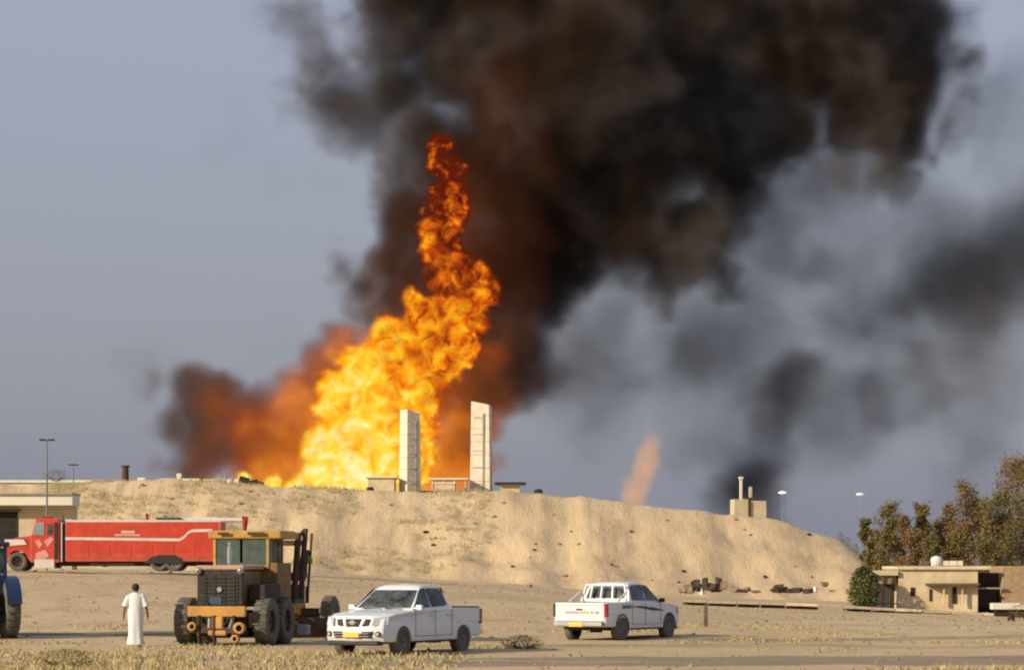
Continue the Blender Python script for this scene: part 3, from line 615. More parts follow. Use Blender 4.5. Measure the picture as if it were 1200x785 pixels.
m = MB(); m.tube((-1.3, -.02, 2.25), (-1.3, -.02, 2.95), .05, n=8); m.tube((-1.3, -.02, 2.35), (-1.3, -.02, 2.8), .085, n=10); m.build('exhaust_pipe', CHROME, G)
# rear bumper and ripper
m = MB(); m.box(-2.42, 0, .98, .16, 1.70, .30); m.build('rear_bumper', YEL, G, bevel=.03)
m = MB(); m.box(-2.48, -.05, .66, .22, .34, .36); m.box(-2.52, -.05, .38, .16, .55, .16); m.build('drawbar_block', YEL, G, bevel=.05)
rp = MB(); rp.box(-2.5, 0, .45, .16, 1.5, .16); rp.build('ripper_beam', BROWN, G, bevel=.02)
for y_ in (-.52, .05, .50):
    m = MB(); a_ = random.uniform(-.05, .05)
    m.prism([(-2.62, .86), (-2.45, .88), (-2.44, .30), (-2.36, .08), (-2.50, .05), (-2.62, .30)], y_ - .035, y_ + .035); m.build('ripper_tooth', BROWN, G, bevel=.01)
for y_ in (-.5, .25): m = MB(); m.tube((-2.3, y_, 1.0), (-2.55, y_ * .8, .5), .05, n=8); m.build('ripper_cylinder', CHROME, G)
for y_, z_, r_ in ((-.72, .52, .17), (-.60, .22, .12), (.66, .56, .13)):
    m = MB(); m.lathe([(-.07, r_ * .55), (-.08, r_), (.08, r_), (.07, r_ * .55)], 'x', 14, (-2.62, y_, z_)); m.build('hose_reel' if r_ > .15 else 'tow_ring', YEL, G)
m = MB(); m.box(-1.6, 0, .62, .9, 1.5, .75); m.build('rear_axle_housing', GREASE, G, bevel=.08)
m = MB(); m.box(-1.0, 0, .82, 2.9, .9, .34); m.tube((.1, -1.0, .70), (.1, 1.0, .70), .12); m.tube((-1.5, -1.0, .70), (-1.5, 1.0, .70), .12); m.build('rear_frame', GREASE, G, bevel=.03)
# cab
m = MB(); m.box(.62, -.22, 1.78, 1.45, 1.75, 1.15); m.build('cab_base', bpy.data.materials['faded_olive_paint'], G, bevel=.03)
cb = MB()
for x_ in (-.10, 1.34):
    for y_ in (-.80, .80): cb.box(x_, y_, 2.68, .08, .08, .98)
for x_ in (-.12,): cb.box(x_, 0, 2.24, .06, 1.6, .10)
for y_ in (-.80, .80): cb.box(.62, y_, 2.68, .07, .06, .98); cb.box(.62, y_, 2.24, 1.45, .06, .1)
cb.build('cab_frame', YELR, G, bevel=.01)
m = MB(); m.box(.60, -.12, 3.17, 1.6, 2.2, .24); rf = m.build('cab_roof', YELR, G, bevel=.05)
m = MB(); m.box(-.285, -.50, 3.20, .03, .5, .09); m.box(-.285, .48, 3.20, .03, .34, .08); m.build('work_lamp_recess', BROWN, rf)
for (x_, y_, sx, sy) in ((-.10, -.40, .02, .72), (-.10, .40, .02, .72), (1.34, 0, .02, 1.5)):
    m = MB(); m.box(x_, y_, 2.70, sx, sy, .82); m.build('cab_window', GGLASS, G)
for y_ in (-.80, .80):
    for x_ in (.26, .98): m = MB(); m.box(x_, y_, 2.70, .62, .02, .82); m.build('cab_window', GGLASS, G)
m = MB(); m.box(.55, 0, 2.32, .5, .5, .14); m.box(.34, 0, 2.6, .12, .48, .5); m.build('operator_seat', DARK, G, bevel=.03)
# front frame, circle, blade, lift gear
m = MB(); m.prism([(1.3, 1.15), (1.4, 1.75), (2.6, 2.15), (4.6, 1.72), (6.2, 1.15), (6.35, .75), (5.6, .75), (4.4, 1.32), (2.6, 1.72), (1.9, 1.30)], -.17, .17); m.build('front_frame', YEL, G, bevel=.03)
m = MB(); m.tube((5.9, -.95, .66), (5.9, .95, .66), .13); m.box(5.9, 0, .85, .4, 1.3, .2); m.build('front_axle', BROWN, G)
m = MB(); m.lathe([(-.06, .55), (-.06, .78), (.06, .78), (.06, .55), (-.06, .55)], 'z', 28, (3.1, 0, .78)); m.build('blade_circle', BROWN, G)
m = MB(); rz_ = Matrix.Rotation(.5, 3, 'Z'); pr = []
for i in range(7):
    a_ = R(-60 + i * 20); pr.append((3.05 - math.cos(a_) * .28, .40 + math.sin(a_) * .34))
pr2 = [(x + .03, z) for x, z in pr[::-1]]
m.prism(pr + pr2, -1.75, 1.75, lambda x, y, z: ((x - 3.1) * math.cos(.5) - y * math.sin(.5) + 3.1, (x - 3.1) * math.sin(.5) + y * math.cos(.5), z)); m.build('blade', BROWN, G)
# tall lift gear on the near right side
for (x_, y_, z0, z1, r_, mt_) in ((1.75, -1.05, 1.2, 3.25, .10, BROWN), (2.15, -1.15, 1.2, 3.38, .085, BROWN), (3.05, -1.10, 1.15, 3.25, .04, BROWN), (2.9, -.95, 1.9, 2.75, .13, DARK)):
    m = MB(); m.tube((x_, y_, z0), (x_ + .1, y_ - .12, z1), r_, n=10); m.tube((x_, y_, z0), (x_ + .03, y_, z0 + .5), r_ * 1.5, n=10); m.build('lift_cylinder', mt_, G)
m = MB(); m.box(2.2, -.62, 2.95, .35, 1.2, .16); m.box(2.3, -.6, 1.95, .5, 1.2, .24); m.build('lift_arm', BROWN, G, bevel=.02)
m = MB(); m.tube((1.78, -1.07, 2.9), (2.2, -1.2, 3.3), .05); m.tube((2.95, -1.1, 2.2), (2.15, -1.0, 1.2), .045); m.build('lift_link', BROWN, G)
m = MB(); m.box(2.98, -1.2, 2.42, .14, .16, .2); m.build('valve_block', mat('green_yellow_paint', (.36, .42, .05), .6), G, bevel=.02)
m = MB(); m.box(1.5, -1.05, 1.22, 1.1, .5, .12); m.build('step_plate', DARK, G)
m = MB(); m.box(2.5, -1.15, .36, .34, .34, .30); m.build('counterweight', mat('grey_block', (.38, .37, .40), .8), G, bevel=.04)

# ---------------------------------------------------------------- blue tractor cut by the left edge
TY = 80.0; tx = X(-25, TY)
T = empty('tractor', (tx, TY, ground_z(tx, TY)), R(90 + 22), 'blue tractor with a big grey rear wheel, cut off by the left edge', 'tractor')
for s_ in (-1, 1):
    wheel(T, -.86, s_ * .78, .90, .90, .46, s_, GREYM, .52, 30, TYRE, 0, 24); wheel(T, 1.55, s_ * .72, .52, .52, .3, s_, GREYM, .5, 24, TYRE, 0, 20)
m = MB(); m.box(.95, 0, 1.20, 1.75, .78, .70); m.build('hood', BLUE, T, bevel=.08)
m = MB(); m.box(.7, 0, .75, 2.4, .5, .35); m.tube((-.86, -.7, .9), (-.86, .7, .9), .14); m.tube((1.55, -.6, .52), (1.55, .6, .52), .08); m.build('chassis', DARK, T)
m = MB(); m.box(-.55, 0, 1.65, 1.15, 1.35, .65); m.build('cab_base', BLUE, T, bevel=.05)
m = MB()
for x_ in (-1.07, -.05):
    for y_ in (-.62, .62): m.box(x_, y_, 2.4, .1, .1, .95)
m.build('cab_frame', BLUE, T)
m = MB(); m.box(-.55, 0, 2.92, 1.3, 1.5, .14); m.build('cab_roof', BLUE, T, bevel=.05)
for y_ in (-.62, .62): m = MB(); m.box(-.55, y_, 2.4, .92, .03, .8); m.build('cab_window', DGLASS, T)
for x_ in (-1.07, -.05): m = MB(); m.box(x_, 0, 2.4, .03, 1.14, .8); m.build('cab_window', DGLASS, T)
for s_ in (-1, 1):
    m = MB(); ao = arch(-.86, .9, 1.04, 12, 170, 20); ai = arch(-.86, .9, .98, 12, 170, 20)
    for i in range(11):
        m.hexa([(ai[i][0], s_ * .55, ai[i][1]), (ai[i + 1][0], s_ * .55, ai[i + 1][1]), (ao[i + 1][0], s_ * .55, ao[i + 1][1]), (ao[i][0], s_ * .55, ao[i][1]),
                (ai[i][0], s_ * 1.0, ai[i][1]), (ai[i + 1][0], s_ * 1.0, ai[i + 1][1]), (ao[i + 1][0], s_ * 1.0, ao[i + 1][1]), (ao[i][0], s_ * 1.0, ao[i][1])])
    m.build('fender', BLUE, T)

# ---------------------------------------------------------------- fire engine
FY = 150.0; fx0 = X(0, FY); fz = P(150, 669, FY).z
FT = empty('fire_engine', (X(140, FY), FY, fz), R(180), 'long red fire engine with white side stripe parked below the mound', 'fire engine')
def ftx(u): return -(X(u, FY) - X(140, FY))          # local x of photograph column u (the engine faces left)
def ftz(v): return P(0, v, FY).z - fz
hwT = 1.25
# tank and locker body
m = MB(); x0, x1 = ftx(261), ftx(81)
m.box((x0 + x1) / 2, 0, (ftz(612) + ftz(658)) / 2, x1 - x0, 2 * hwT, ftz(612) - ftz(658)); bd = m.build('tank_body', RED, FT, bevel=.06)
nL = 7
for s_ in (-1, 1):
    for k in range(nL):
        a_ = lerp(x0 + .15, x1 - .15, k / nL); b_ = lerp(x0 + .15, x1 - .15, (k + 1) / nL)
        m = MB(); m.box((a_ + b_) / 2, s_ * (hwT + .002), (ftz(638) + ftz(654)) / 2, b_ - a_ - .07, .03, ftz(638) - ftz(654)); m.build('locker_door', RED, FT, bevel=.01)
    ys_ = s_ * (hwT + .022)
    def band(pts, h, nm='side_stripe', mt=OFFW):
        m = MB()
        for (ua, va), (ub, vb) in zip(pts[:-1], pts[1:]):
            xa, xb, za, zb = ftx(ua), ftx(ub), ftz(va), ftz(vb)
            m.hexa([(xb, ys_ - .02 * s_, zb - h / 2), (xa, ys_ - .02 * s_, za - h / 2), (xa, ys_, za - h / 2), (xb, ys_, zb - h / 2), (xb, ys_ - .02 * s_, zb + h / 2), (xa, ys_ - .02 * s_, za + h / 2), (xa, ys_, za + h / 2), (xb, ys_, zb + h / 2)])
        m.build(nm, mt, FT)
    band([(81, 631), (214, 632.5), (219, 629.5), (224, 624), (229, 622), (252, 621.5)], .16)
    band([(138, 627), (168, 627)], .10, 'door_crest', mat('crest_pale', (.72, .42, .26), .6)); band([(146, 623.5), (162, 623.5)], .16, 'door_crest', mat('crest_cream', (.76, .46, .34), .6))
m = MB()
for s_ in (-1, 1): m.box((x0 + x1) / 2, s_ * (hwT - .04), ftz(611) + .02, x1 - x0, .08, .12)
m.build('top_rail', OFFW, FT)
m = MB(); m.box(x0 + .02, 0, (ftz(612) + ftz(660)) / 2, .10, 2 * hwT + .04, ftz(612) - ftz(660) + .05); m.build('rear_corner_trim', mat('faded_red', (.62, .16, .10), .6), FT, bevel=.02)
m = MB(); m.box(ftx(79), 0, (ftz(614) + ftz(657)) / 2, .2, 2.3, ftz(614) - ftz(657)); m.build('gap_panel', GREASE, FT)
m = MB(); m.box(ftx(76.5), 0, (ftz(612) + ftz(658)) / 2, .06, 2 * hwT, ftz(612) - ftz(658)); m.build('front_bulkhead', OFFW, FT)
# cab and bonnet
m = MB(); cx0, cx1 = ftx(74), ftx(40)
m.prism([(cx0, ftz(659)), (cx0, ftz(609)), (cx0 + .2, ftz(607)), (ftx(46), ftz(608)), (cx1 - .05, ftz(625)), (cx1, ftz(627)), (cx1, ftz(659))], -1.2, 1.2); m.build('cab', RED, FT, bevel=.06)
def curve_bonnet(x, y, z): return (x - .10 * (y / 1.1) ** 2 * (1 if x > ftx(15) else 0), y, z - .08 * (abs(y) / 1.1) ** 3 * (1 if z > ftz(635) else 0))
m = MB(); m.prism([(cx1 - .05, ftz(658)), (cx1 - .05, ftz(627)), (ftx(24), ftz(629)), (ftx(12), ftz(633)), (ftx(8), ftz(640)), (ftx(7), ftz(655)), (ftx(12), ftz(659)), (ftx(13), ftz(655))] + [(ftx(25) + math.cos(R(a_)) * .62, ftz(659) + .1 + math.sin(R(a_)) * .62) for a_ in range(10, 171, 20)], -1.12, 1.12, curve_bonnet, [0, .08, .25, .5, .75, .92, 1]); m.build('bonnet', RED, FT, bevel=.04)
for s_ in (-1, 1):
    ys_ = s_ * 1.205
    def sidepoly(pts, nm, mt, dy=.02):
        m = MB(); m.prism([(ftx(u), ftz(v)) for u, v in pts], ys_ - s_ * .03, ys_ + s_ * dy); return m.build(nm, mt, FT)
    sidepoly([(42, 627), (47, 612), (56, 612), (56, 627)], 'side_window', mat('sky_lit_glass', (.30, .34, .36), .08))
    sidepoly([(60, 614), (66, 614), (66, 627), (60, 627)], 'side_window', DGLASS)
    sidepoly([(68, 612), (72, 612), (72, 655), (68, 655)], 'grab_panel', GREASE, .03)
    for q_ in ([(45, 634), (50, 632), (54, 638), (50, 643)], [(56, 634), (64, 629), (67, 632), (60, 641)], [(46, 648), (57, 644), (62, 650), (58, 655), (46, 655)]): sidepoly(q_, 'door_marking', mat('pale_pink_marking', (.72, .34, .28), .6), .012)
    sidepoly([(10, 632), (32, 632), (36, 638), (10, 640)], 'bonnet_reflection', OFFW, -.02)  # pale patch painted for the reflection on the bonnet
m = MB(); m.box(ftx(56.5), 1.0 * 1, ftz(660.5), ftx(45) - ftx(68), .5, .52); m.build('fuel_box', OFFW, FT, bevel=.03)
m = MB(); m.box(ftx(56.5), -1.0, ftz(660.5), ftx(45) - ftx(68), .5, .52); m.build('fuel_box', OFFW, FT, bevel=.03)
m = MB(); m.hexa([(ftx(42.5), -1.0, ftz(625)), (ftx(41), -1.0, ftz(625)), (ftx(41), 1.0, ftz(625)), (ftx(42.5), 1.0, ftz(625)), (ftx(47), -.95, ftz(610.5)), (ftx(45.6), -.95, ftz(610.5)), (ftx(45.6), .95, ftz(610.5)), (ftx(47), .95, ftz(610.5))]); m.build('windscreen', DGLASS, FT)
m = MB(); m.box((ftx(70) + ftx(5)) / 2, 0, ftz(658), ftx(10) - ftx(255), 1.0, .3) if False else m.box((ftx(255) + ftx(12)) / 2, 0, ftz(659.5), ftx(12) - ftx(255), 1.1, .35); m.build('chassis', DARK, FT)
m = MB(); m.box(ftx(6), 0, ftz(656), .25, 2.3, .35); m.build('front_bumper', OFFW, FT, bevel=.04)
for s_ in (-1, 1):
    wheel(FT, ftx(25), s_ * 1.0, .55, .55, .34, s_, GREASE, .55, 24)
    wheel(FT, ftx(190), s_ * 1.0, .55, .55, .5, s_, GREASE, .55, 24); wheel(FT, ftx(207), s_ * 1.0, .55, .55, .5, s_, GREYM, .55, 24)
    m = MB(); m.prism([(ftx(172), ftz(660)), (ftx(180), ftz(653)), (ftx(190), ftz(650)), (ftx(208), ftz(650)), (ftx(216), ftz(654)), (ftx(220), ftz(660))], s_ * (hwT - .1), s_ * (hwT + .03)); m.build('wheel_well', DARK, FT)
    m = MB(); m.box(ftx(135), s_ * 1.1, ftz(661), 2.6, .18, .12); m.build('side_guard', GREASE, FT)
m = MB(); m.box(ftx(56), 0, ftz(606.5), .5, 1.4, .14); m.build('beacon_bar', REDD, FT, bevel=.03)
# roof equipment
m = MB(); m.box(ftx(198), 0, ftz(609), ftx(185) - ftx(212), 1.0, .28); m.build('roof_box', mat('dark_green_box', (.05, .075, .045), .7), FT, bevel=.03)
m = MB(); m.tube((ftx(232), -.55, ftz(609.2)), (ftx(212), -.55, ftz(609.2)), .13); m.tube((ftx(290), .3, ftz(609.5)), (ftx(226), .3, ftz(609)), .12, .16); m.build('water_monitor', OFFW, FT)
m = MB(); m.box(ftx(288), .3, ftz(607), .35, .3, .2); m.tube((ftx(288), .3, ftz(609)), (ftx(287), .3, ftz(626)), .17, .10); m.build('monitor_nozzle', REDD, FT)
m = MB(); m.box(ftx(173.5), .3, ftz(607), .16, .2, .45); m.tube((ftx(173.5), .3, ftz(604)), (ftx(172), .3, ftz(602)), .09); m.build('searchlight', REDD, FT)
m = MB()
for k in range(12): m.box(ftx(140) + k * .3, -.7, ftz(609.7), .05, .5, .05)
for y_ in (-.95, -.45): m.box(ftx(112), y_, ftz(609.7), 5.5, .05, .08)
m.build('roof_ladder', mat('pale_green_ladder', (.42, .46, .33), .6), FT)
m = MB(); m.tube((ftx(77), .9, ftz(612)), (ftx(75), .9, ftz(602)), .10, .05); m.build('air_intake', mat('olive_metal', (.16, .16, .07), .7), FT)

# ---------------------------------------------------------------- man in white, seen from behind
def skinned(name, verts, edges, radii, mt, parent=None, sub=2, root=0):
    me = bpy.data.meshes.new(name); me.from_pydata(verts, edges, []); me.materials.append(mt)
    o = bpy.data.objects.new(name, me); C.objects.link(o)
    if parent: o.parent = parent
    sk = o.modifiers.new('skin', 'SKIN'); sk.use_smooth_shade = True
    for i, v in enumerate(me.skin_vertices[0].data if me.skin_vertices else []): pass
    if not me.skin_vertices:
        bm = bmesh.new(); bm.from_mesh(me); bm.verts.layers.skin.verify(); bm.to_mesh(me); bm.free()
    for i, v in enumerate(me.skin_vertices[0].data):
        r = radii[i]; v.radius = (r, r) if not isinstance(r, tuple) else r; v.use_root = (i == root)
    su = o.modifiers.new('subdivision', 'SUBSURF'); su.levels = sub; su.render_levels = sub
    return o
MY = 72.0; mx_ = X(159, MY)
MAN = empty('person', (mx_, MY, ground_z(mx_, MY)), R(4), 'man in a long white robe walking away, black hair, forearms bare', 'person')
V_ = []; E_ = []; R_ = []
def jv(p, r, par=None):
    V_.append(p); R_.append(r)
    if par is not None: E_.append((par, len(V_) - 1))
    return len(V_) - 1
pel = jv((0, 0, .96), .15); ch = jv((0, .0, 1.28), .155, pel); ne = jv((0, 0, 1.50), .065, ch); hd_ = jv((0, .01, 1.60), .085, ne); tp = jv((0, .0, 1.72), .075, hd_)
for s_ in (-1, 1):
    hp = jv((s_ * .10, 0, .90), .105, pel); kn = jv((s_ * .10, .03 * s_ + .01, .50), .065, hp); an = jv((s_ * .09, .06 * s_, .09), .042, kn); to = jv((s_ * .10, .06 * s_ + .15, .035), .035, an)
    sh = jv((s_ * .20, 0, 1.43), .065, ch); el = jv((s_ * .28, -.03, 1.16), .046, sh); wr = jv((s_ * .33, .03, .93), .030, el); pm = jv((s_ * .34, .04, .86), .036, wr)
    for k, (dx, ln) in enumerate(((-.024, .085), (-.008, .095), (.008, .09), (.024, .07))):
        f1 = jv((s_ * .34, .04 + dx, .81), .010, pm); f2 = jv((s_ * .335, .05 + dx, .81 - ln * .55), .009, f1); f3 = jv((s_ * .325, .06 + dx, .81 - ln), .008, f2)
    th = jv((s_ * .325, .085, .84), .011, pm); jv((s_ * .32, .095, .79), .009, th)
skinned('body', V_, E_, R_, SKIN, MAN)
m = MB(); n = 28
secs = [(.06, .235, .19, 0), (.10, .235, .195, 0), (.30, .20, .17, 0), (.60, .195, .165, .0), (.92, .215, .165, 0), (1.10, .205, .15, 0), (1.28, .225, .145, 0), (1.38, .225, .13, 0), (1.44, .19, .11, 0), (1.49, .12, .085, 0), (1.525, .07, .068, 0)]
vs = []
for (z, rx_, ry_, oy) in secs:
    for i in range(n):
        a_ = 2 * math.pi * i / n; f = 1 + (.085 * math.sin(a_ * 6 + z * 2) + .05 * math.sin(a_ * 4 - z * 5)) * sstep(1.3, .3, z)
        vs.append((rx_ * math.cos(a_) * f, oy + ry_ * math.sin(a_) * f, z))
m.add(vs, [(k * n + i, k * n + (i + 1) % n, (k + 1) * n + (i + 1) % n, (k + 1) * n + i) for k in range(len(secs) - 1) for i in range(n)], True)
m.build('robe', THOBE, MAN)
for s_ in (-1, 1):
    m = MB(); m.tube((s_ * .185, 0, 1.41), (s_ * .30, -.03, 1.13), .082, .092, 14, False); m.tube((s_ * .10, 0, 1.455), (s_ * .188, 0, 1.405), .05, .083, 14); m.build('sleeve', THOBE, MAN)
    m = MB(); m.box(s_ * .10, .06 * s_ + .06, .018, .10, .28, .035); m.build('sandal', SHOE, MAN, bevel=.012)
m = MB(); m.lathe([(-.075, .05), (-.05, .082), (0, .104), (.06, .098), (.10, .07), (.125, .01)], 'z', 18, (0, -.02, 1.655)); m.build('hair', HAIR, MAN)
for s_ in (-1, 1): m = MB(); m.box(s_ * .098, .015, 1.625, .02, .04, .06); m.build('ear', SKIN, MAN, bevel=.008)
m = MB(); m.box(0, .105, 1.62, .03, .04, .045, taper=.5); m.build('nose', SKIN, MAN, bevel=.008)

# ---------------------------------------------------------------- twin towers and the buildings on the mound
def tower(loc, w0, d0, h, rz, slope, label, nb=7):
    t = empty('tower', loc, rz, label, 'tower')
    zb = -6.0; segs = nb
    for k in range(segs):
        za = lerp(0, h, k / segs) if k else zb; zc = lerp(0, h, (k + 1) / segs) - .05
        wa = lerp(1.06, .94, k / segs); wb = lerp(1.06, .94, (k + 1) / segs)
        q = [(-w0 / 2 * wa, -d0 / 2 * wa, za), (w0 / 2 * wa, -d0 / 2 * wa, za), (w0 / 2 * wa, d0 / 2 * wa, za), (-w0 / 2 * wa, d0 / 2 * wa, za)]
        tz = [zc] * 4
        if k == segs - 1: tz = [zc + slope, zc - slope, zc - slope, zc + slope]
        q += [(-w0 / 2 * wb, -d0 / 2 * wb, tz[0]), (w0 / 2 * wb, -d0 / 2 * wb, tz[1]), (w0 / 2 * wb, d0 / 2 * wb, tz[2]), (-w0 / 2 * wb, d0 / 2 * wb, tz[3])]
        m = MB(); m.hexa(q); m.build('wall_panel', CONC, t, bevel=.03)
    m = MB(); m.box(0, 0, (h + zb) / 2 - .3, w0 * .9, d0 * .9, h - zb - .8); m.build('core', CONC, t)
    m = MB(); m.box(w0 * .18, -d0 * .5 - .02, h * .45, .18, .22, h * .86); m.build('cable_duct', mat('grey_duct', (.36, .34, .31), .8), t)
    for k in range(5): m = MB(); m.box(-w0 * .12, -d0 * .53 - .03, h * (.12 + .18 * k), w0 * .55, .10, .12); m.build('ledge', CONC, t)
    return t
TYY = 330.0
tower((X(480.5, TYY), TYY, P(0, 577, TYY).z), 2.0, 2.0, P(0, 482, TYY).z - P(0, 577, TYY).z, R(32), .25, 'left of the two tall pale concrete towers, half in shade against the flames')
tower((X(564, TYY), TYY, P(0, 579, TYY).z), 2.5, 1.5, P(0, 472, TYY).z - P(0, 579, TYY).z, R(-12), .25, 'right of the two tall pale concrete towers, with a slanting top')

def hut(u0, u1, v0, v1, Y, d, label, roof_over=.4, opening=None, dark=False, cat='building', legs=False, name='hut', wm=CONC2, zdown=1.5):
    cx = (X(u0, Y) + X(u1, Y)) / 2; wdt = X(u1, Y) - X(u0, Y); z0 = P(0, v1, Y).z; h = P(0, v0, Y).z - z0
    t = empty(name, (cx, Y, z0), 0, label, cat)
    if legs:
        for sx in (-.46, -.15, .15, .46):
            for sy in (0, d): m = MB(); m.box(sx * wdt, sy, h / 2 - zdown / 2, .15, .15, h + zdown); m.build('post', wm, t)
    else:
        m = MB(); m.box(0, d / 2, h / 2 - zdown / 2, wdt, d, h + zdown); m.build('wall', wm, t, bevel=.03)
    m = MB(); m.box(0, d / 2, h + .12, wdt + roof_over * 2, d + roof_over * 2, .2); m.build('roof', DARK if dark else PALE, t, bevel=.02)
    if opening:
        for (a_, b_, c_, d_) in opening:
            m = MB(); m.box(lerp(-wdt / 2, wdt / 2, (a_ + b_) / 2), -.02, h * (c_ + d_) / 2, wdt * (b_ - a_), .08, h * (d_ - c_)); m.build('opening', OPEN, t)
    return t
hut(505, 547, 562, 579, 326, 5, 'flat white canopy on posts between the two concrete towers', .2, legs=True, name='canopy', cat='canopy')
hut(509, 533, 567, 578, 324, 3, 'small white kiosk under the canopy between the two towers', .1, name='kiosk')
m = MB(); m.box(0, 0, 0, X(551, 312) - X(492, 312), 1.2, .55); tag(m.build('parapet', OPEN, None, (X(521, 312), 312, P(0, 577.5, 312).z), bevel=.05), 'low black wall at the foot of the two concrete towers', 'wall')
hut(431, 462, 560, 574, 328, 5, 'pale flat-roofed shed left of the left tower, close to the flames', .3)
hut(587, 609, 567, 580, 328, 5, 'small cream building with overhanging dark roof right of the right tower', .8, dark=True)
def lump(name, u, v, Y, sx, sz, mt, label, cat, seed=0, group=None):
    bm = bmesh.new()
    if name == 'rubble_block':
        bmesh.ops.create_cube(bm, size=1.7); bmesh.ops.subdivide_edges(bm, edges=bm.edges[:], cuts=1, use_grid_fill=True); bmesh.ops.rotate(bm, verts=bm.verts[:], cent=(0, 0, 0), matrix=Matrix.Rotation(seed * 1.3, 3, 'Z') @ Matrix.Rotation(seed * .37 % .8 - .4, 3, 'X'))
    else: bmesh.ops.create_icosphere(bm, subdivisions=2, radius=1)
    for q in bm.verts:
        k = 1 + .35 * mnoise.noise(q.co * 1.4 + Vector((seed * 3.1, 0, 0))); q.co *= k; q.co.x *= sx; q.co.y *= sx * .8; q.co.z *= sz
    me = bpy.data.meshes.new(name); bm.to_mesh(me); bm.free(); me.materials.append(mt)
    o = bpy.data.objects.new(name, me); C.objects.link(o); o.location = P(u, v, Y); return tag(o, label, cat, group)
lump('boulder', 631, 576, 262, .5, .3, GREASE, 'dark lump on the mound crest just right of the small cream building', 'boulder', 1)
lump('boulder', 434, 573, 259, .4, .25, GREASE, 'dark lump on the mound crest just left of the left tower', 'boulder', 2)
lump('boulder', 404, 574, 259, .35, .22, BROWN, 'small brown lump on the mound crest below the brightest flames', 'boulder', 3)
# wrecked equipment, left on the crest
wk = empty('wreckage', P(286, 566, 262), 0, 'tangle of dark scrap on the crest at the left foot of the fire', 'scrap')
for (x_, y_, z_, a_, b_, c_, r_) in ((0, 0, .3, 1.0, .5, .7, .3), (1.0, .1, .1, .9, .5, .5, -.2), (-1.2, 0, .2, .25, .3, 1.1, .1), (-1.9, 0, .3, .2, .3, 1.3, 0), (1.8, 0, 0, .6, .3, .3, .4)):
    m = MB(); m.box(x_, y_, z_, a_, b_, c_, Matrix.Rotation(r_, 3, 'Y')); m.build('scrap_piece', GREASE if x_ > -.5 else mat('grey_green_scrap', (.30, .32, .25), .8), wk, bevel=.05)
w2 = empty('low_wall', P(245, 564, 266), 0, 'low pale wall running along the crest left of the dark scrap', 'wall')
m = MB(); m.box(-3.0, 0, -.5, 4.2, .5, 1.6); m.build('wall_block', CONC, w2, bevel=.05)
m = MB(); m.box(1.8, 0, -.5, 4.8, .5, 1.5); m.build('wall_block', CONC, w2, bevel=.05)
tag(MB().tube((0, 0, -1), (0, 0, 1.4), .38, .34, 12).lathe([(1.3, .34), (1.4, .48), (1.5, .48), (1.5, .01)], 'z', 14).build('chimney', BROWN, None, P(147, 562, 268)), 'short dark red chimney standing on the crest above the fire engine cab', 'chimney')
tag(MB().box(0, 0, 0, .5, .4, 1.3).build('marker_block', PALE, None, P(210, 562, 266), bevel=.04), 'small pale block on the crest left of the low wall', 'block')
tag(MB().box(0, 0, 0, .8, .6, .6).build('marker_block', PALE, None, P(166, 563, 266), bevel=.04), 'small white block on the crest right of the dark red chimney', 'block')

# guard post on the right shoulder of the mound
gp = empty('guard_post', P(877, 604, 262), R(8), 'small sand-coloured guard post with a mast on the right shoulder of the mound', 'guard post')
m = MB(); m.box(-.95, 0, .35, 1.5, 1.9, 2.6); m.build('wall', CREAM, gp, bevel=.05)
m = MB(); m.box(.85, 0, .30, 1.7, 1.7, 2.4); m.build('wall', CREAM, gp, bevel=.05)
m = MB(); m.box(-.05, -.9, .35, .16, .2, 2.2); m.build('door_gap', BROWN, gp)
m = MB(); m.box(-.78, 0, 2.6, .26, .26, 2.4); m.box(-.78, 0, 3.85, .42, .42, .24); m.build('mast', PALE, gp, bevel=.02)
m = MB(); m.box(.22, 0, 2.25, .3, .3, 1.4); m.build('pillar', CREAM, gp, bevel=.02)
m = MB(); m.box(.1, -.1, 1.75, 1.4, 1.2, .18); m.build('roof_plate', BROWN, gp)
for (u_, v_, lb) in ((917, 577, 'bright white floodlight on a thin mast right of the guard post'), (1008, 579, 'dimmer white floodlight on a thin mast left of the trees')):
    t = empty('floodlight', P(u_, v_, 420), 0, lb, 'floodlight')
    m = MB(); m.tube((0, .4, -24), (0, .4, .2), .05, .04, n=6); m.build('mast', mat('pale_grey_mast', (.33, .34, .38), .6), t)
    e_ = bpy.data.materials.new('lit_floodlight'); e_.use_nodes = True; e_.node_tree.nodes['Principled BSDF'].inputs['Emission Color'].default_value = (1, .97, .95, 1); e_.node_tree.nodes['Principled BSDF'].inputs['Emission Strength'].default_value = .6 if u_ < 950 else .25
    m = MB(); m.lathe([(-.24, .05), (-.18, .5), (.0, .75), (.18, .45), (.24, .05)], 'z', 14); m.build('lamp_head', e_, t)

# ---------------------------------------------------------------- left building, lamp post
LY = 205.0
lb = empty('building', (X(40, LY), LY, ground_z(-35, LY)), 0, 'tan flat-roofed building with pale canopy edge and dark doorway behind the fire engine cab', 'building')
gz_ = ground_z(-35, LY)
def LZ(v): return P(0, v, LY).z - gz_
def LXx(u): return X(u, LY) - X(40, LY)
def lbox(u0, u1, v0, v1, y0, y1, nm, mt, bev=.03):
    m = MB(); m.box((LXx(u0) + LXx(u1)) / 2, (y0 + y1) / 2, (LZ(v0) + LZ(v1)) / 2, LXx(u1) - LXx(u0), y1 - y0, LZ(v0) - LZ(v1)); return m.build(nm, mt, lb, bevel=bev)
lbox(-120, 82, 580, 690, 1.0, 3.5, 'wall', CREAM)
lbox(-124, 86, 580, 592, -.4, 3, 'canopy_fascia', PALE); lbox(-124, 86, 577.4, 580, -.6, 3.4, 'canopy_top', mat('shadow_line_grey', (.38, .33, .26), .8))  # grey of the top strip stands for the shadow line there
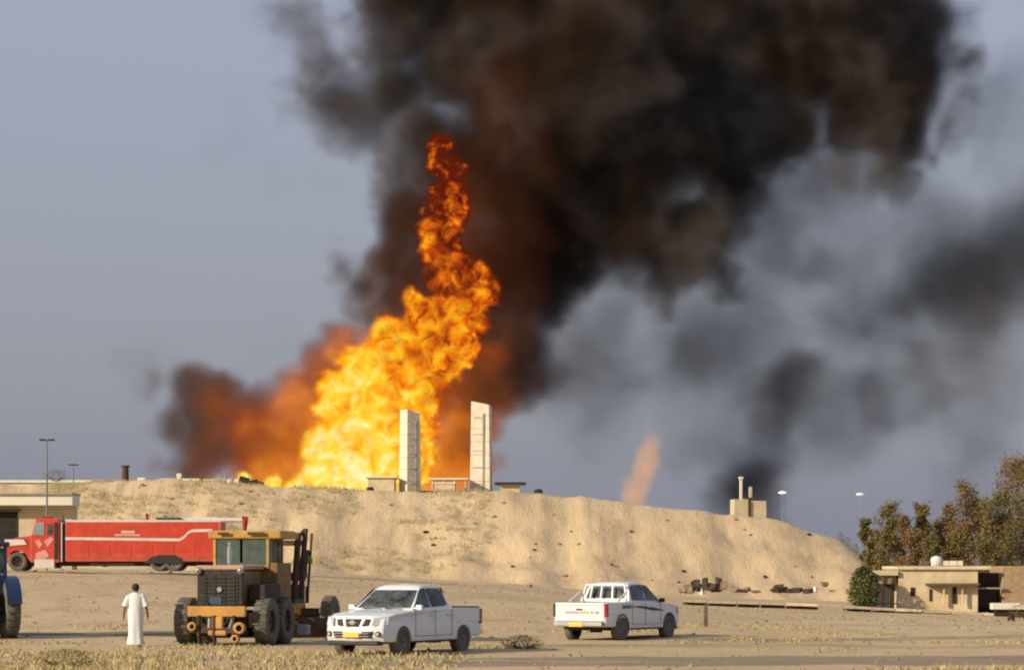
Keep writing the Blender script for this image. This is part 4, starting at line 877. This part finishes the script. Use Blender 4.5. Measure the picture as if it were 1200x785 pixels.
lbox(-14, 18, 599, 640, .92, 1.1, 'doorway', OPEN); lbox(-16, 21, 597, 599.2, .7, 1.2, 'lintel', WOOD)
lbox(-60, -30, 604, 622, .92, 1.1, 'window', OPEN)
ub = empty('building', (X(0, 268), 268, P(0, 577, 268).z), 0, 'long low white building standing on the left end of the mound, behind the tan one', 'building')
m = MB(); wu = X(119, 268) - X(-130, 268); m.box((X(119, 268) + X(-130, 268)) / 2 - X(0, 268), 5, -.6, wu, 10, 3.2); m.build('wall', PALE, ub, bevel=.05)
m = MB(); m.box((X(119, 268) + X(-130, 268)) / 2 - X(0, 268), 5, 1.16, wu + .5, 10.5, .28); m.build('roof', PALE, ub, bevel=.03)
m = MB(); m.box((X(119, 268) + X(-130, 268)) / 2 - X(0, 268), -.05, -.05, wu, .1, .10); m.build('wall_shadow_line', bpy.data.materials['shadow_line_grey'], ub)  # thin grey strip, the shadow line put in as colour
def lamp_post(u, vtop, vbot, Y, label, arm=.9):
    zb = P(0, vbot, Y).z; zt = P(0, vtop, Y).z; zg = min(zb, ground_z(X(u, Y), Y))
    t = empty('lamp_post', (X(u, Y), Y, zg), 0, label, 'lamp post'); h = zt - zg
    m = MB(); m.tube((0, 0, 0), (0, 0, h), .10, .05, 8); m.build('pole', mat('grey_pole', (.20, .20, .20), .6), t)
    m = MB(); m.tube((0, 0, h), (-arm * .6, 0, h + .05), .04, n=6); m.tube((0, 0, h), (arm * .6, 0, h + .05), .04, n=6); m.build('arm', GREYM, t)
    for s_ in (-1, 1): m = MB(); m.box(s_ * arm * .65, 0, h + .04, .5, .25, .13); m.build('lamp_head', DARK, t, bevel=.03)
lamp_post(55, 516, 640, 190, 'tall grey lamp post standing just behind the fire engine cab', .5)
lamp_post(86, 545, 640, 260, 'shorter faint lamp post beyond the end of the pale building', .4)

# ---------------------------------------------------------------- house on the right
HY = 188.0; hx = X(1100, HY); hz_ = ground_z(hx, HY)
H = empty('house', (hx, HY, hz_), 0, 'low cream flat-roofed house with a dark open bay in front of the trees', 'house')
def HX(u): return X(u, HY) - hx
def HZ(v): return P(0, v, HY).z - hz_
def hbox(u0, u1, v0, v1, y0, y1, nm, mt, bev=.02, par=None):
    m = MB(); m.box((HX(u0) + HX(u1)) / 2, (y0 + y1) / 2, (HZ(v0) + HZ(v1)) / 2, HX(u1) - HX(u0), y1 - y0, HZ(v0) - HZ(v1)); return m.build(nm, mt, par or H, bevel=bev)
hbox(1053, 1146, 665, 722, 0, 7, 'wall', CONC2)
hbox(1051, 1161, 663, 667, -.25, 7.6, 'roof', CONC2)
hbox(1084, 1146, 683, 685.5, -.9, 0, 'awning', mat('dark_awning', (.14, .11, .07), .8))
for (u0, u1, v0, v1, nm) in ((1067, 1072, 688, 698, 'window'), (1116, 1121, 688, 707, 'door'), (1089, 1092, 690, 704, 'window')):
    hbox(u0, u1, v0, v1, -.06, .05, nm, OPEN, 0)
hbox(1104, 1106, 686, 708, -.5, -.3, 'post', CONC2); hbox(1126, 1127.5, 686, 708, -.5, -.3, 'post', CONC2)
hbox(1147, 1176, 671, 722, 2.0, 7, 'bay_interior', mat('dark_brown_interior', (.06, .03, .02), .9)); hbox(1146, 1178, 688, 690, .1, .4, 'bay_rail', mat('pale_rail', (.34, .28, .22), .7))
hbox(1148, 1172, 690.5, 712, 1.2, 2.0, 'bay_opening', OPEN)
bt = MB(); bt.lathe([(0, .05), (0, .46), (.62, .46), (.80, .30), (.88, .02)], 'z', 18)
H2 = tag(bt.build('water_tank', mat('white_tank', (.72, .68, .60), .6), None, (X(1097.5, HY + 2), HY + 2, P(0, 664.5, HY + 2).z)), 'round white water tank standing on the roof of the cream house', 'water tank')
for k, (u_, w_) in enumerate(((1108, .5), (1116, .7), (1124, .5), (1083, .6))):
    tag(MB().box(0, 0, .18, w_, .5, .36).build('roof_block', (CONC, PALE, CONC, WOOD)[k], None, P(u_, 662.5, HY + 2), bevel=.03), ('small pale block on the roof just right of the water tank', 'wider white block on the roof, second from the water tank', 'small block on the roof, farthest right from the water tank', 'brown block on the roof left of the water tank')[k], 'block')
hbox2 = empty('shed', (X(1040, HY), HY, hz_), 0, 'open ruined shed with a leaning roof left of the cream house', 'shed')
def sb(u0, u1, v0, v1, y0, y1, nm, mt):
    c = X(1040, HY); m = MB(); m.box((X(u0, HY) + X(u1, HY)) / 2 - c, (y0 + y1) / 2, (HZ(v0) + HZ(v1)) / 2, X(u1, HY) - X(u0, HY), y1 - y0, HZ(v0) - HZ(v1)); return m.build(nm, mt, hbox2, bevel=.02)
sb(1024, 1052, 668, 674, -.3, 4, 'roof', CREAM); sb(1036, 1050, 674, 684, 0, 3, 'upper_wall', mat('reddish_wall', (.38, .24, .17), .9))
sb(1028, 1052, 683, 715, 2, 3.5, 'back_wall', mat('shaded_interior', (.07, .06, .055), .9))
for u_ in (1024, 1034, 1044): sb(u_, u_ + 1.5, 674, 716, -.2, 0, 'post', WOOD)
sb(1000, 1052, 706, 707.2, -.4, -.3, 'rail', WOOD)
tag(MB().box(0, 0, 1.5, 3.5, 5, 3.6).build('outbuilding', mat('mud_brick', (.42, .29, .17), .95, col2=(.30, .20, .11), bump=.04, bscale=4), None, (X(1204, HY), HY + 3, hz_), bevel=.05), 'brown mud-brick outbuilding cut off by the right edge', 'building')
WS = empty('bench_wall', P(1206, 710, 168), 0, 'low dark-sided wall with a bright white top before the mud-brick outbuilding at the right edge', 'wall')
MB().box(0, 0, 0, 5, .9, .42).build('white_slab', PALE, WS, bevel=.04); MB().box(.1, .1, -.85, 4.7, .6, 1.28).build('base', OPEN, WS)

# low roadside channel wall running to the right edge
WL = empty('channel_wall', (0, 0, 0), 0, 'long low concrete channel wall running in front of the cream house', 'wall')
pts = [(760, 701), (800, 703.5), (850, 705), (900, 706.5), (938, 708), (980, 710), (1040, 713.5), (1100, 716.5), (1150, 719), (1200, 722), (1290, 727)]
def wpt(u):
    v = float(np.interp(u, [p[0] for p in pts], [p[1] for p in pts])); Yw = 172; return Vector((X(u, Yw), Yw - (u - 760) * .006, P(0, v, Yw).z))
u_ = 800.0; k = 0; rw = random.Random(3)
slabs = []
while u_ < 1285:
    du = rw.uniform(26, 40); a_ = wpt(u_); b_ = wpt(u_ + du - .8); d_ = (b_ - a_); L_ = d_.length; yaw = math.atan2(d_.y, d_.x)
    c = (a_ + b_) / 2; m = MB(); m.box(0, 0, 0, L_, 1.5, .17)
    o = m.build('coping_slab', CONC2 if rw.random() < .5 else mat('sandy_coping', (.47, .38, .26), .9), WL, (c.x, c.y, c.z + rw.uniform(-.03, .03)), bevel=.03); o.rotation_euler = (0, -math.atan2(d_.z, math.hypot(d_.x, d_.y)), yaw)
    g0 = ground_z(c.x, c.y); hh = max(.25, c.z - g0 + .5)
    if not (925 < u_ < 960): m = MB(); m.box(0, 0, 0, L_ * .99, .7, hh); o = m.build('base', mat('shade_dark_base', (.10, .07, .045), .95) if k == 0 else bpy.data.materials['shade_dark_base'], WL, (c.x, c.y + .1, c.z - .09 - hh / 2)); o.rotation_euler = (0, 0, yaw)  # shade under the coping is put into the dark base colour
    u_ += du; k += 1
tag(MB().box(0, 0, .35, .16, .16, .95, taper=.8).build('post', WOOD, None, (X(827, 95), 95, ground_z(X(827, 95), 95)), bevel=.02), 'short dark wooden post standing right of the pickup with the printed tailgate', 'post')
tag(MB().tube((0, 0, -.1), (0, 0, .28), .22, .2, 10).build('drain_pipe', GREASE, None, (X(1185, 150), 150, P(0, 726, 150).z)), 'dark stub of pipe in front of the channel wall near the right edge', 'pipe')

# rubble at the foot of the mound
DEBR = mat('charred_debris', (.10, .07, .045), .95, 0, .3, 3)
RB = [(815, 685, 1.0, .9, 2), (826, 684, .6, 1.3, 2), (835, 688, 1.3, .8, 2), (842, 683, .5, 1.2, 2), (914, 691, 1.5, .6, 2), (928, 692, 1.4, .5, 2), (870, 692, 1.3, .4, 2), (808, 690, .9, .9, 0), (822, 692, .5, .9, 1), (818, 688, .7, .8, 2), (830, 687, 1.0, .8, 2), (838, 690, .9, .6, 2), (848, 686, .7, .9, 0), (844, 690, .5, .5, 0), (864, 692, .9, .4, 0), (876, 690, .5, .5, 0), (886, 693, .8, .35, 0), (912, 689, 1.0, .7, 2), (922, 692, .6, .5, 2), (934, 691, .9, .5, 2), (947, 692, .9, .5, 2), (956, 691, .4, .6, 1), (966, 684, .7, .5, 0), (975, 692, .6, .3, 0), (800, 692, .7, .4, 0), (620, 686, .5, .3, 0), (895, 738, .28, .12, 0), (996, 694, .6, .4, 0)]
for k, (u_, v_, w_, h_, c_) in enumerate(RB):
    Yr = 205 if v_ < 700 else 100
    o = lump('rubble_block', u_, v_, Yr, w_ * .42, h_ * .40, (ROCKM, PALE, GREASE)[c_] if c_ != 2 else DEBR, 'broken block in the rubble along the foot of the mound' if v_ < 694 and u_ > 700 else ('flat stone lying on the sand right of the wooden post' if v_ > 700 else ('lone stone at the foot of the mound left of the bush' if u_ > 900 else 'lone stone on the slope above the two pickups')), 'stone', k, 'rubble at the foot of the mound' if v_ < 694 and u_ > 700 else None)
    zg = ground_z(o.location.x, Yr); o.location.z = min(o.location.z, max(zg + h_ * .3, o.location.z))
rr = random.Random(11)
for k in range(60):           # loose stones scattered over the slope of the mound
    x_ = rr.uniform(-40, 30); y_ = rr.uniform(236, 257); s_ = rr.uniform(.12, .34)
    bm = bmesh.new(); bmesh.ops.create_icosphere(bm, subdivisions=1, radius=1)
    for q in bm.verts: q.co *= 1 + .4 * mnoise.noise(q.co * 2 + Vector((k, 0, 0))); q.co = Vector((q.co.x * s_, q.co.y * s_, q.co.z * s_ * .6))
    me = bpy.data.meshes.new('slope_stone'); bm.to_mesh(me); bm.free(); me.materials.append(ROCKM if k % 3 else GREASE)
    o = bpy.data.objects.new('slope_stone', me); C.objects.link(o); o.location = (x_, y_, mound_z(x_, y_) + s_ * .1); tag(o, 'loose stone lying on the sandy slope of the mound', 'stone', 'loose stones on the mound slope')

# ---------------------------------------------------------------- vegetation
def leafmat(name, cs):
    m = bpy.data.materials.new(name); m.use_nodes = True; t = m.node_tree; b = t.nodes['Principled BSDF']; b.inputs['Roughness'].default_value = .8; b.inputs['Specular IOR Level'].default_value = .2
    g = t.nodes.new('ShaderNodeNewGeometry'); r = t.nodes.new('ShaderNodeValToRGB'); e = r.color_ramp.elements
    e[0].color = (*cs[0], 1); e[1].color = (*cs[-1], 1)
    for i, c in enumerate(cs[1:-1]): k = e.new((i + 1) / (len(cs) - 1)); k.color = (*c, 1)
    t.links.new(g.outputs['Random Per Island'], r.inputs[0]); t.links.new(r.outputs[0], b.inputs['Base Color']); return m
TREEM = leafmat('mixed_foliage', [(.11, .105, .03), (.17, .15, .05), (.21, .13, .05), (.13, .13, .04)])
TREER = leafmat('rusty_foliage', [(.19, .10, .05), (.25, .15, .07), (.13, .11, .035), (.22, .12, .055)])
BUSHM = leafmat('green_foliage', [(.06, .075, .02), (.10, .11, .03), (.05, .06, .018)])
BARK = mat('bark', (.16, .12, .085), .95, 0, .3, 6)
def tree(u, vtop, Y, cw, label, mt, seed, base_z=None, cat='tree', nb=None):
    rnd = random.Random(seed); x = X(u, Y); zb = ground_z(x, Y) if base_z is None else base_z; h = P(0, vtop, Y).z - zb
    t = empty('tree', (x, Y, zb), 0, label, cat, 'trees behind the cream house')
    m = MB(); prev = Vector((0, 0, -.2)); pts = [prev]
    for k in range(1, 7):
        p = Vector((rnd.uniform(-.18, .18) * k * .5, rnd.uniform(-.18, .18) * k * .4, h * .95 * k / 6)); pts.append(p)
    for k in range(6): m.tube(pts[k], pts[k + 1], lerp(.22, .03, k / 6) * h / 10, lerp(.22, .03, (k + 1) / 6) * h / 10, 7, False)
    lv = MB(); nbr = nb or int(h * 5.5)
    for k in range(nbr):
        f = rnd.uniform(.16, 1.0) ** .85; i = min(5, int(f * 6)); p = pts[i].lerp(pts[i + 1], f * 6 - i if f < 1 else 1)
        ang = rnd.uniform(0, 2 * math.pi); ln = cw * (1.1 - .75 * abs(f - .42) ** 1.1 * 1.6) * rnd.uniform(.45, 1.05); ln = max(.3, ln)
        tip = p + Vector((math.cos(ang) * ln, math.sin(ang) * ln, ln * rnd.uniform(.35, 1.1)))
        tip.z = min(tip.z, h * 1.02); m.tube(p, tip, .035, .012, 4, False)
        for q in range(4):
            c = p.lerp(tip, rnd.uniform(.45, 1.08)); cr_ = rnd.uniform(.3, .62) * cw * .5
            for _ in range(34):
                d = Vector((rnd.gauss(0, 1), rnd.gauss(0, 1), rnd.gauss(0, 1.25))) * cr_ * .62; a = c + d
                L_ = rnd.uniform(.09, .24); dr = Vector((rnd.gauss(0, .5), rnd.gauss(0, .5), rnd.uniform(-.3, 1))).normalized() * L_; sd = dr.cross(Vector((rnd.gauss(0, 1), rnd.gauss(0, 1), rnd.gauss(0, 1)))).normalized() * L_ * .33
                lv.add([a, a + dr * .5 + sd, a + dr, a + dr * .5 - sd], [(0, 1, 2, 3)])
    m.build('trunk', BARK, t); lv.build('crown', mt, t, normals=False)
    return t
TR = [(1097, 612, 224, 1.3, 'pale rusty tree filling the gap above the water tank', TREER), (1028, 622, 224, 1.1, 'short dull tree just behind the right end of the mound', TREER), (1066, 622, 214, 1.4, 'low rusty tree between the olive tree and the slim ragged tree', TREER), (1018, 606, 222, .8, 'thin wispy young tree at the right end of the mound', TREEM), (1043, 587, 220, 1.3, 'narrow olive tree left of the cream house', TREEM), (1058, 604, 226, 1.2, 'dull short tree filling the gap behind the olive tree', TREER), (1079, 592, 222, 1.2, 'slim tree with ragged top behind the left end of the cream house', TREEM),
      (1107, 590, 228, 1.1, 'sparse rusty tree behind the water tank', TREER), (1134, 562, 222, 1.8, 'rusty tree rising behind the middle of the cream house', TREER), (1152, 585, 226, 1.5, 'green-brown tree between the two tallest trees', TREEM), (1186, 536, 224, 2.6, 'tallest tree of the group near the right edge', TREER), (1170, 580, 215, 1.8, 'dense olive tree behind the dark bay of the house', TREEM), (1205, 560, 216, 2.6, 'dense green tree cut off by the right edge', TREEM), (1120, 625, 212, 1.3, 'low green tree showing over the house roof', TREEM), (1092, 628, 212, 1.1, 'low tree just left of the water tank', TREEM), (1158, 632, 208, 1.5, 'low bushy tree right above the roof end', TREEM), (1240, 550, 222, 2.6, 'tree beyond the right edge', TREEM)]
for k, (u_, v_, y_, cw_, lb_, mt_) in enumerate(TR):
    if k < 16: tree(u_, v_, y_, cw_, lb_, mt_, 20 + k)
def bush(u, v, Y, wd, h, label, mt, seed, n=900, name='bush', group=None):
    rnd = random.Random(seed); p0 = Vector((X(u, Y), Y, ground_z(X(u, Y), Y) - .03)); t = empty(name, p0, 0, label, name, group)
    m = MB(); lv = MB()
    for k in range(14):
        a = rnd.uniform(0, 6.28); tip = Vector((math.cos(a) * wd * .45, math.sin(a) * wd * .35, h * rnd.uniform(.35, .8))); m.tube((0, 0, 0), tip * .75, .02, .006, 4, False)
    for _ in range(n):
        a = rnd.uniform(0, 6.28); q = rnd.random() ** .5; zz = rnd.random(); rr_ = (max(.02, 1 - (zz * 1.9 - .9) ** 2)) ** .5 * (1 + .3 * mnoise.noise(Vector((a, zz * 2, seed))))
        c = Vector((math.cos(a) * q * wd * .5 * rr_, math.sin(a) * q * wd * .45 * rr_, zz * h)); L_ = rnd.uniform(.5, 1.2) * max(.05, h * .07)
        dr = Vector((rnd.gauss(0, 1), rnd.gauss(0, 1), rnd.gauss(.3, 1))).normalized() * L_; sd = dr.cross(Vector((rnd.gauss(0, 1), rnd.gauss(0, 1), rnd.gauss(0, 1)))).normalized() * L_ * .35
        lv.add([c, c + dr * .5 + sd, c + dr, c + dr * .5 - sd], [(0, 1, 2, 3)])
    m.build('branches', BARK, t); lv.build('leaves', mt, t, normals=False); return t
bush(1012, 0, 186, 2.4, 3.0, 'rounded dark green bush beside the ruined shed', BUSHM, 5, 2600)
bush(1200, 0, 165, 2.0, 1.0, 'low dusty green bush at the right edge in front of the channel wall', TREEM, 6, 900)
GRASSG = leafmat('dull_green_scrub', [(.11, .12, .05), (.15, .14, .06), (.20, .17, .08)])
bush(612, 0, 70, 1.25, .38, 'low grey-green scrub between the two pickups', GRASSG, 7, 1300)
bush(1075, 0, 165, 1.6, .5, 'small yellow-green scrub on the sand left of the pipe stub', GRASSG, 8, 500)
bush(78, 0, 57, 1.6, .42, 'dry yellow-green scrub at the lower left in front of the man', leafmat('dry_scrub', [(.25, .20, .08), (.32, .25, .10), (.17, .15, .05)]), 9, 1500)
for k, (u_, v_, y_) in enumerate(((985, 632, 262), (993, 634, 262), (1003, 640, 262))):
    x_ = X(u_, y_); bs = bush(u_, 0, y_, .9, 1.2, ('leftmost of three small dark bushes on the right end of the mound crest', 'middle one of three small dark bushes on the right end of the mound crest', 'lowest of three small dark bushes on the right end of the mound crest')[k], TREER, 30 + k, 400); bs.location.z = mound_z(x_, y_) - .1
pl = bush(68, 0, 200, 2.6, 1.0, 'dark bush rising behind the roof of the pale building', BUSHM, 40, 900); pl.location = (X(66, 225), 225, P(0, 564, 225).z)

# dry grass over the foreground: uncountable
DRY = leafmat('dry_grass', [(.46, .36, .17), (.52, .42, .22), (.33, .28, .11), (.40, .31, .16)])
rg = random.Random(5); gm = MB()
def tuft(x, y, s, nbl):
    z = ground_z(x, y)
    for _ in range(nbl):
        a = rg.uniform(0, 6.28); r_ = rg.uniform(0, .16) * s * 2; bx, by = x + math.cos(a) * r_, y + math.sin(a) * r_; hh = rg.uniform(.04, .15) * s; ln = rg.gauss(0, .5) * hh; ly = rg.gauss(0, .5) * hh; w_ = .012 + .012 * s
        c_, s__ = math.cos(a * 3), math.sin(a * 3)
        gm.add([(bx - w_ * c_, by - w_ * s__, z - .01), (bx + w_ * c_, by + w_ * s__, z - .01), (bx + ln, by + ly, z + hh)], [(0, 1, 2)])
cnt = 0
while cnt < 9000:
    y = rg.uniform(53, 100) if rg.random() < .75 else rg.uniform(100, 190); x = rg.uniform(-.215, .215) * y
    u_ = 600 + x / y * F
    dn = .5 + .5 * mnoise.noise(Vector((x * .25, y * .12, 1))) + .25 * mnoise.noise(Vector((x * .9, y * .4, 5)))
    if y < 66 and u_ < 560: dn += .35
    if 56 < y < 68 and u_ > 540: dn -= .7
    if y < 56.5 and (u_ < 540 or u_ > 1020): dn += .3
    elif y < 56.5: dn -= .5
    if 80 < y < 86 and u_ < 250: dn -= .7
    cnt += 1
    if dn > .62: tuft(x, y, rg.uniform(.5, 1.25) * (1 if y < 66 else .8), 9)
tag(gm.build('dry_grass', DRY, None, normals=False), 'thin dry yellow grass tufts over the sand', kind='stuff')
gm = MB(); rg = random.Random(15)
for k in range(1500):
    x_ = -46 + 44 * rg.random() ** 1.3; y_ = rg.uniform(236, 262); z_ = mound_z(x_, y_)
    if mnoise.noise(Vector((x_ * .12, y_ * .12, 8))) < -.05: continue
    for _ in range(7):
        a = rg.uniform(0, 6.28); bx, by = x_ + rg.gauss(0, .3), y_ + rg.gauss(0, .3); hh = rg.uniform(.15, .45); w_ = .07
        zz = mound_z(bx, by) if _ == 0 else zz; gm.add([(bx - w_, by, zz - .05), (bx + w_, by, zz - .05), (bx + rg.gauss(0, .1), by, zz + hh)], [(0, 1, 2)])
tag(gm.build('mound_scrub_grass', leafmat('sparse_scrub', [(.36, .30, .15), (.42, .33, .19), (.30, .27, .13)]), None, normals=False), 'sparse olive scrub over the left half of the mound', kind='stuff')
# pebbles and clods
pm_ = MB()
for k in range(1200):
    y = 53 + 140 * rg.random() ** 1.6; x = rg.uniform(-.215, .215) * y; s_ = rg.uniform(.02, .06) * (1 + y / 80); z = ground_z(x, y)
    v8 = [Vector((rg.gauss(0, 1), rg.gauss(0, 1), abs(rg.gauss(0, .7)))).normalized() * s_ for _ in range(4)]
    pm_.add([(x - s_, y, z - .01), (x + s_, y - s_ * .3, z - .01), (x, y + s_, z - .01), (x, y - s_ * .8, z - .01), (x + rg.uniform(-.3, .3) * s_, y, z + s_ * rg.uniform(.4, .9))], [(0, 3, 4), (3, 1, 4), (1, 2, 4), (2, 0, 4)])
tag(pm_.build('pebbles', ROCKM, None, normals=False), 'scattered pebbles and clods over the sand', kind='stuff')
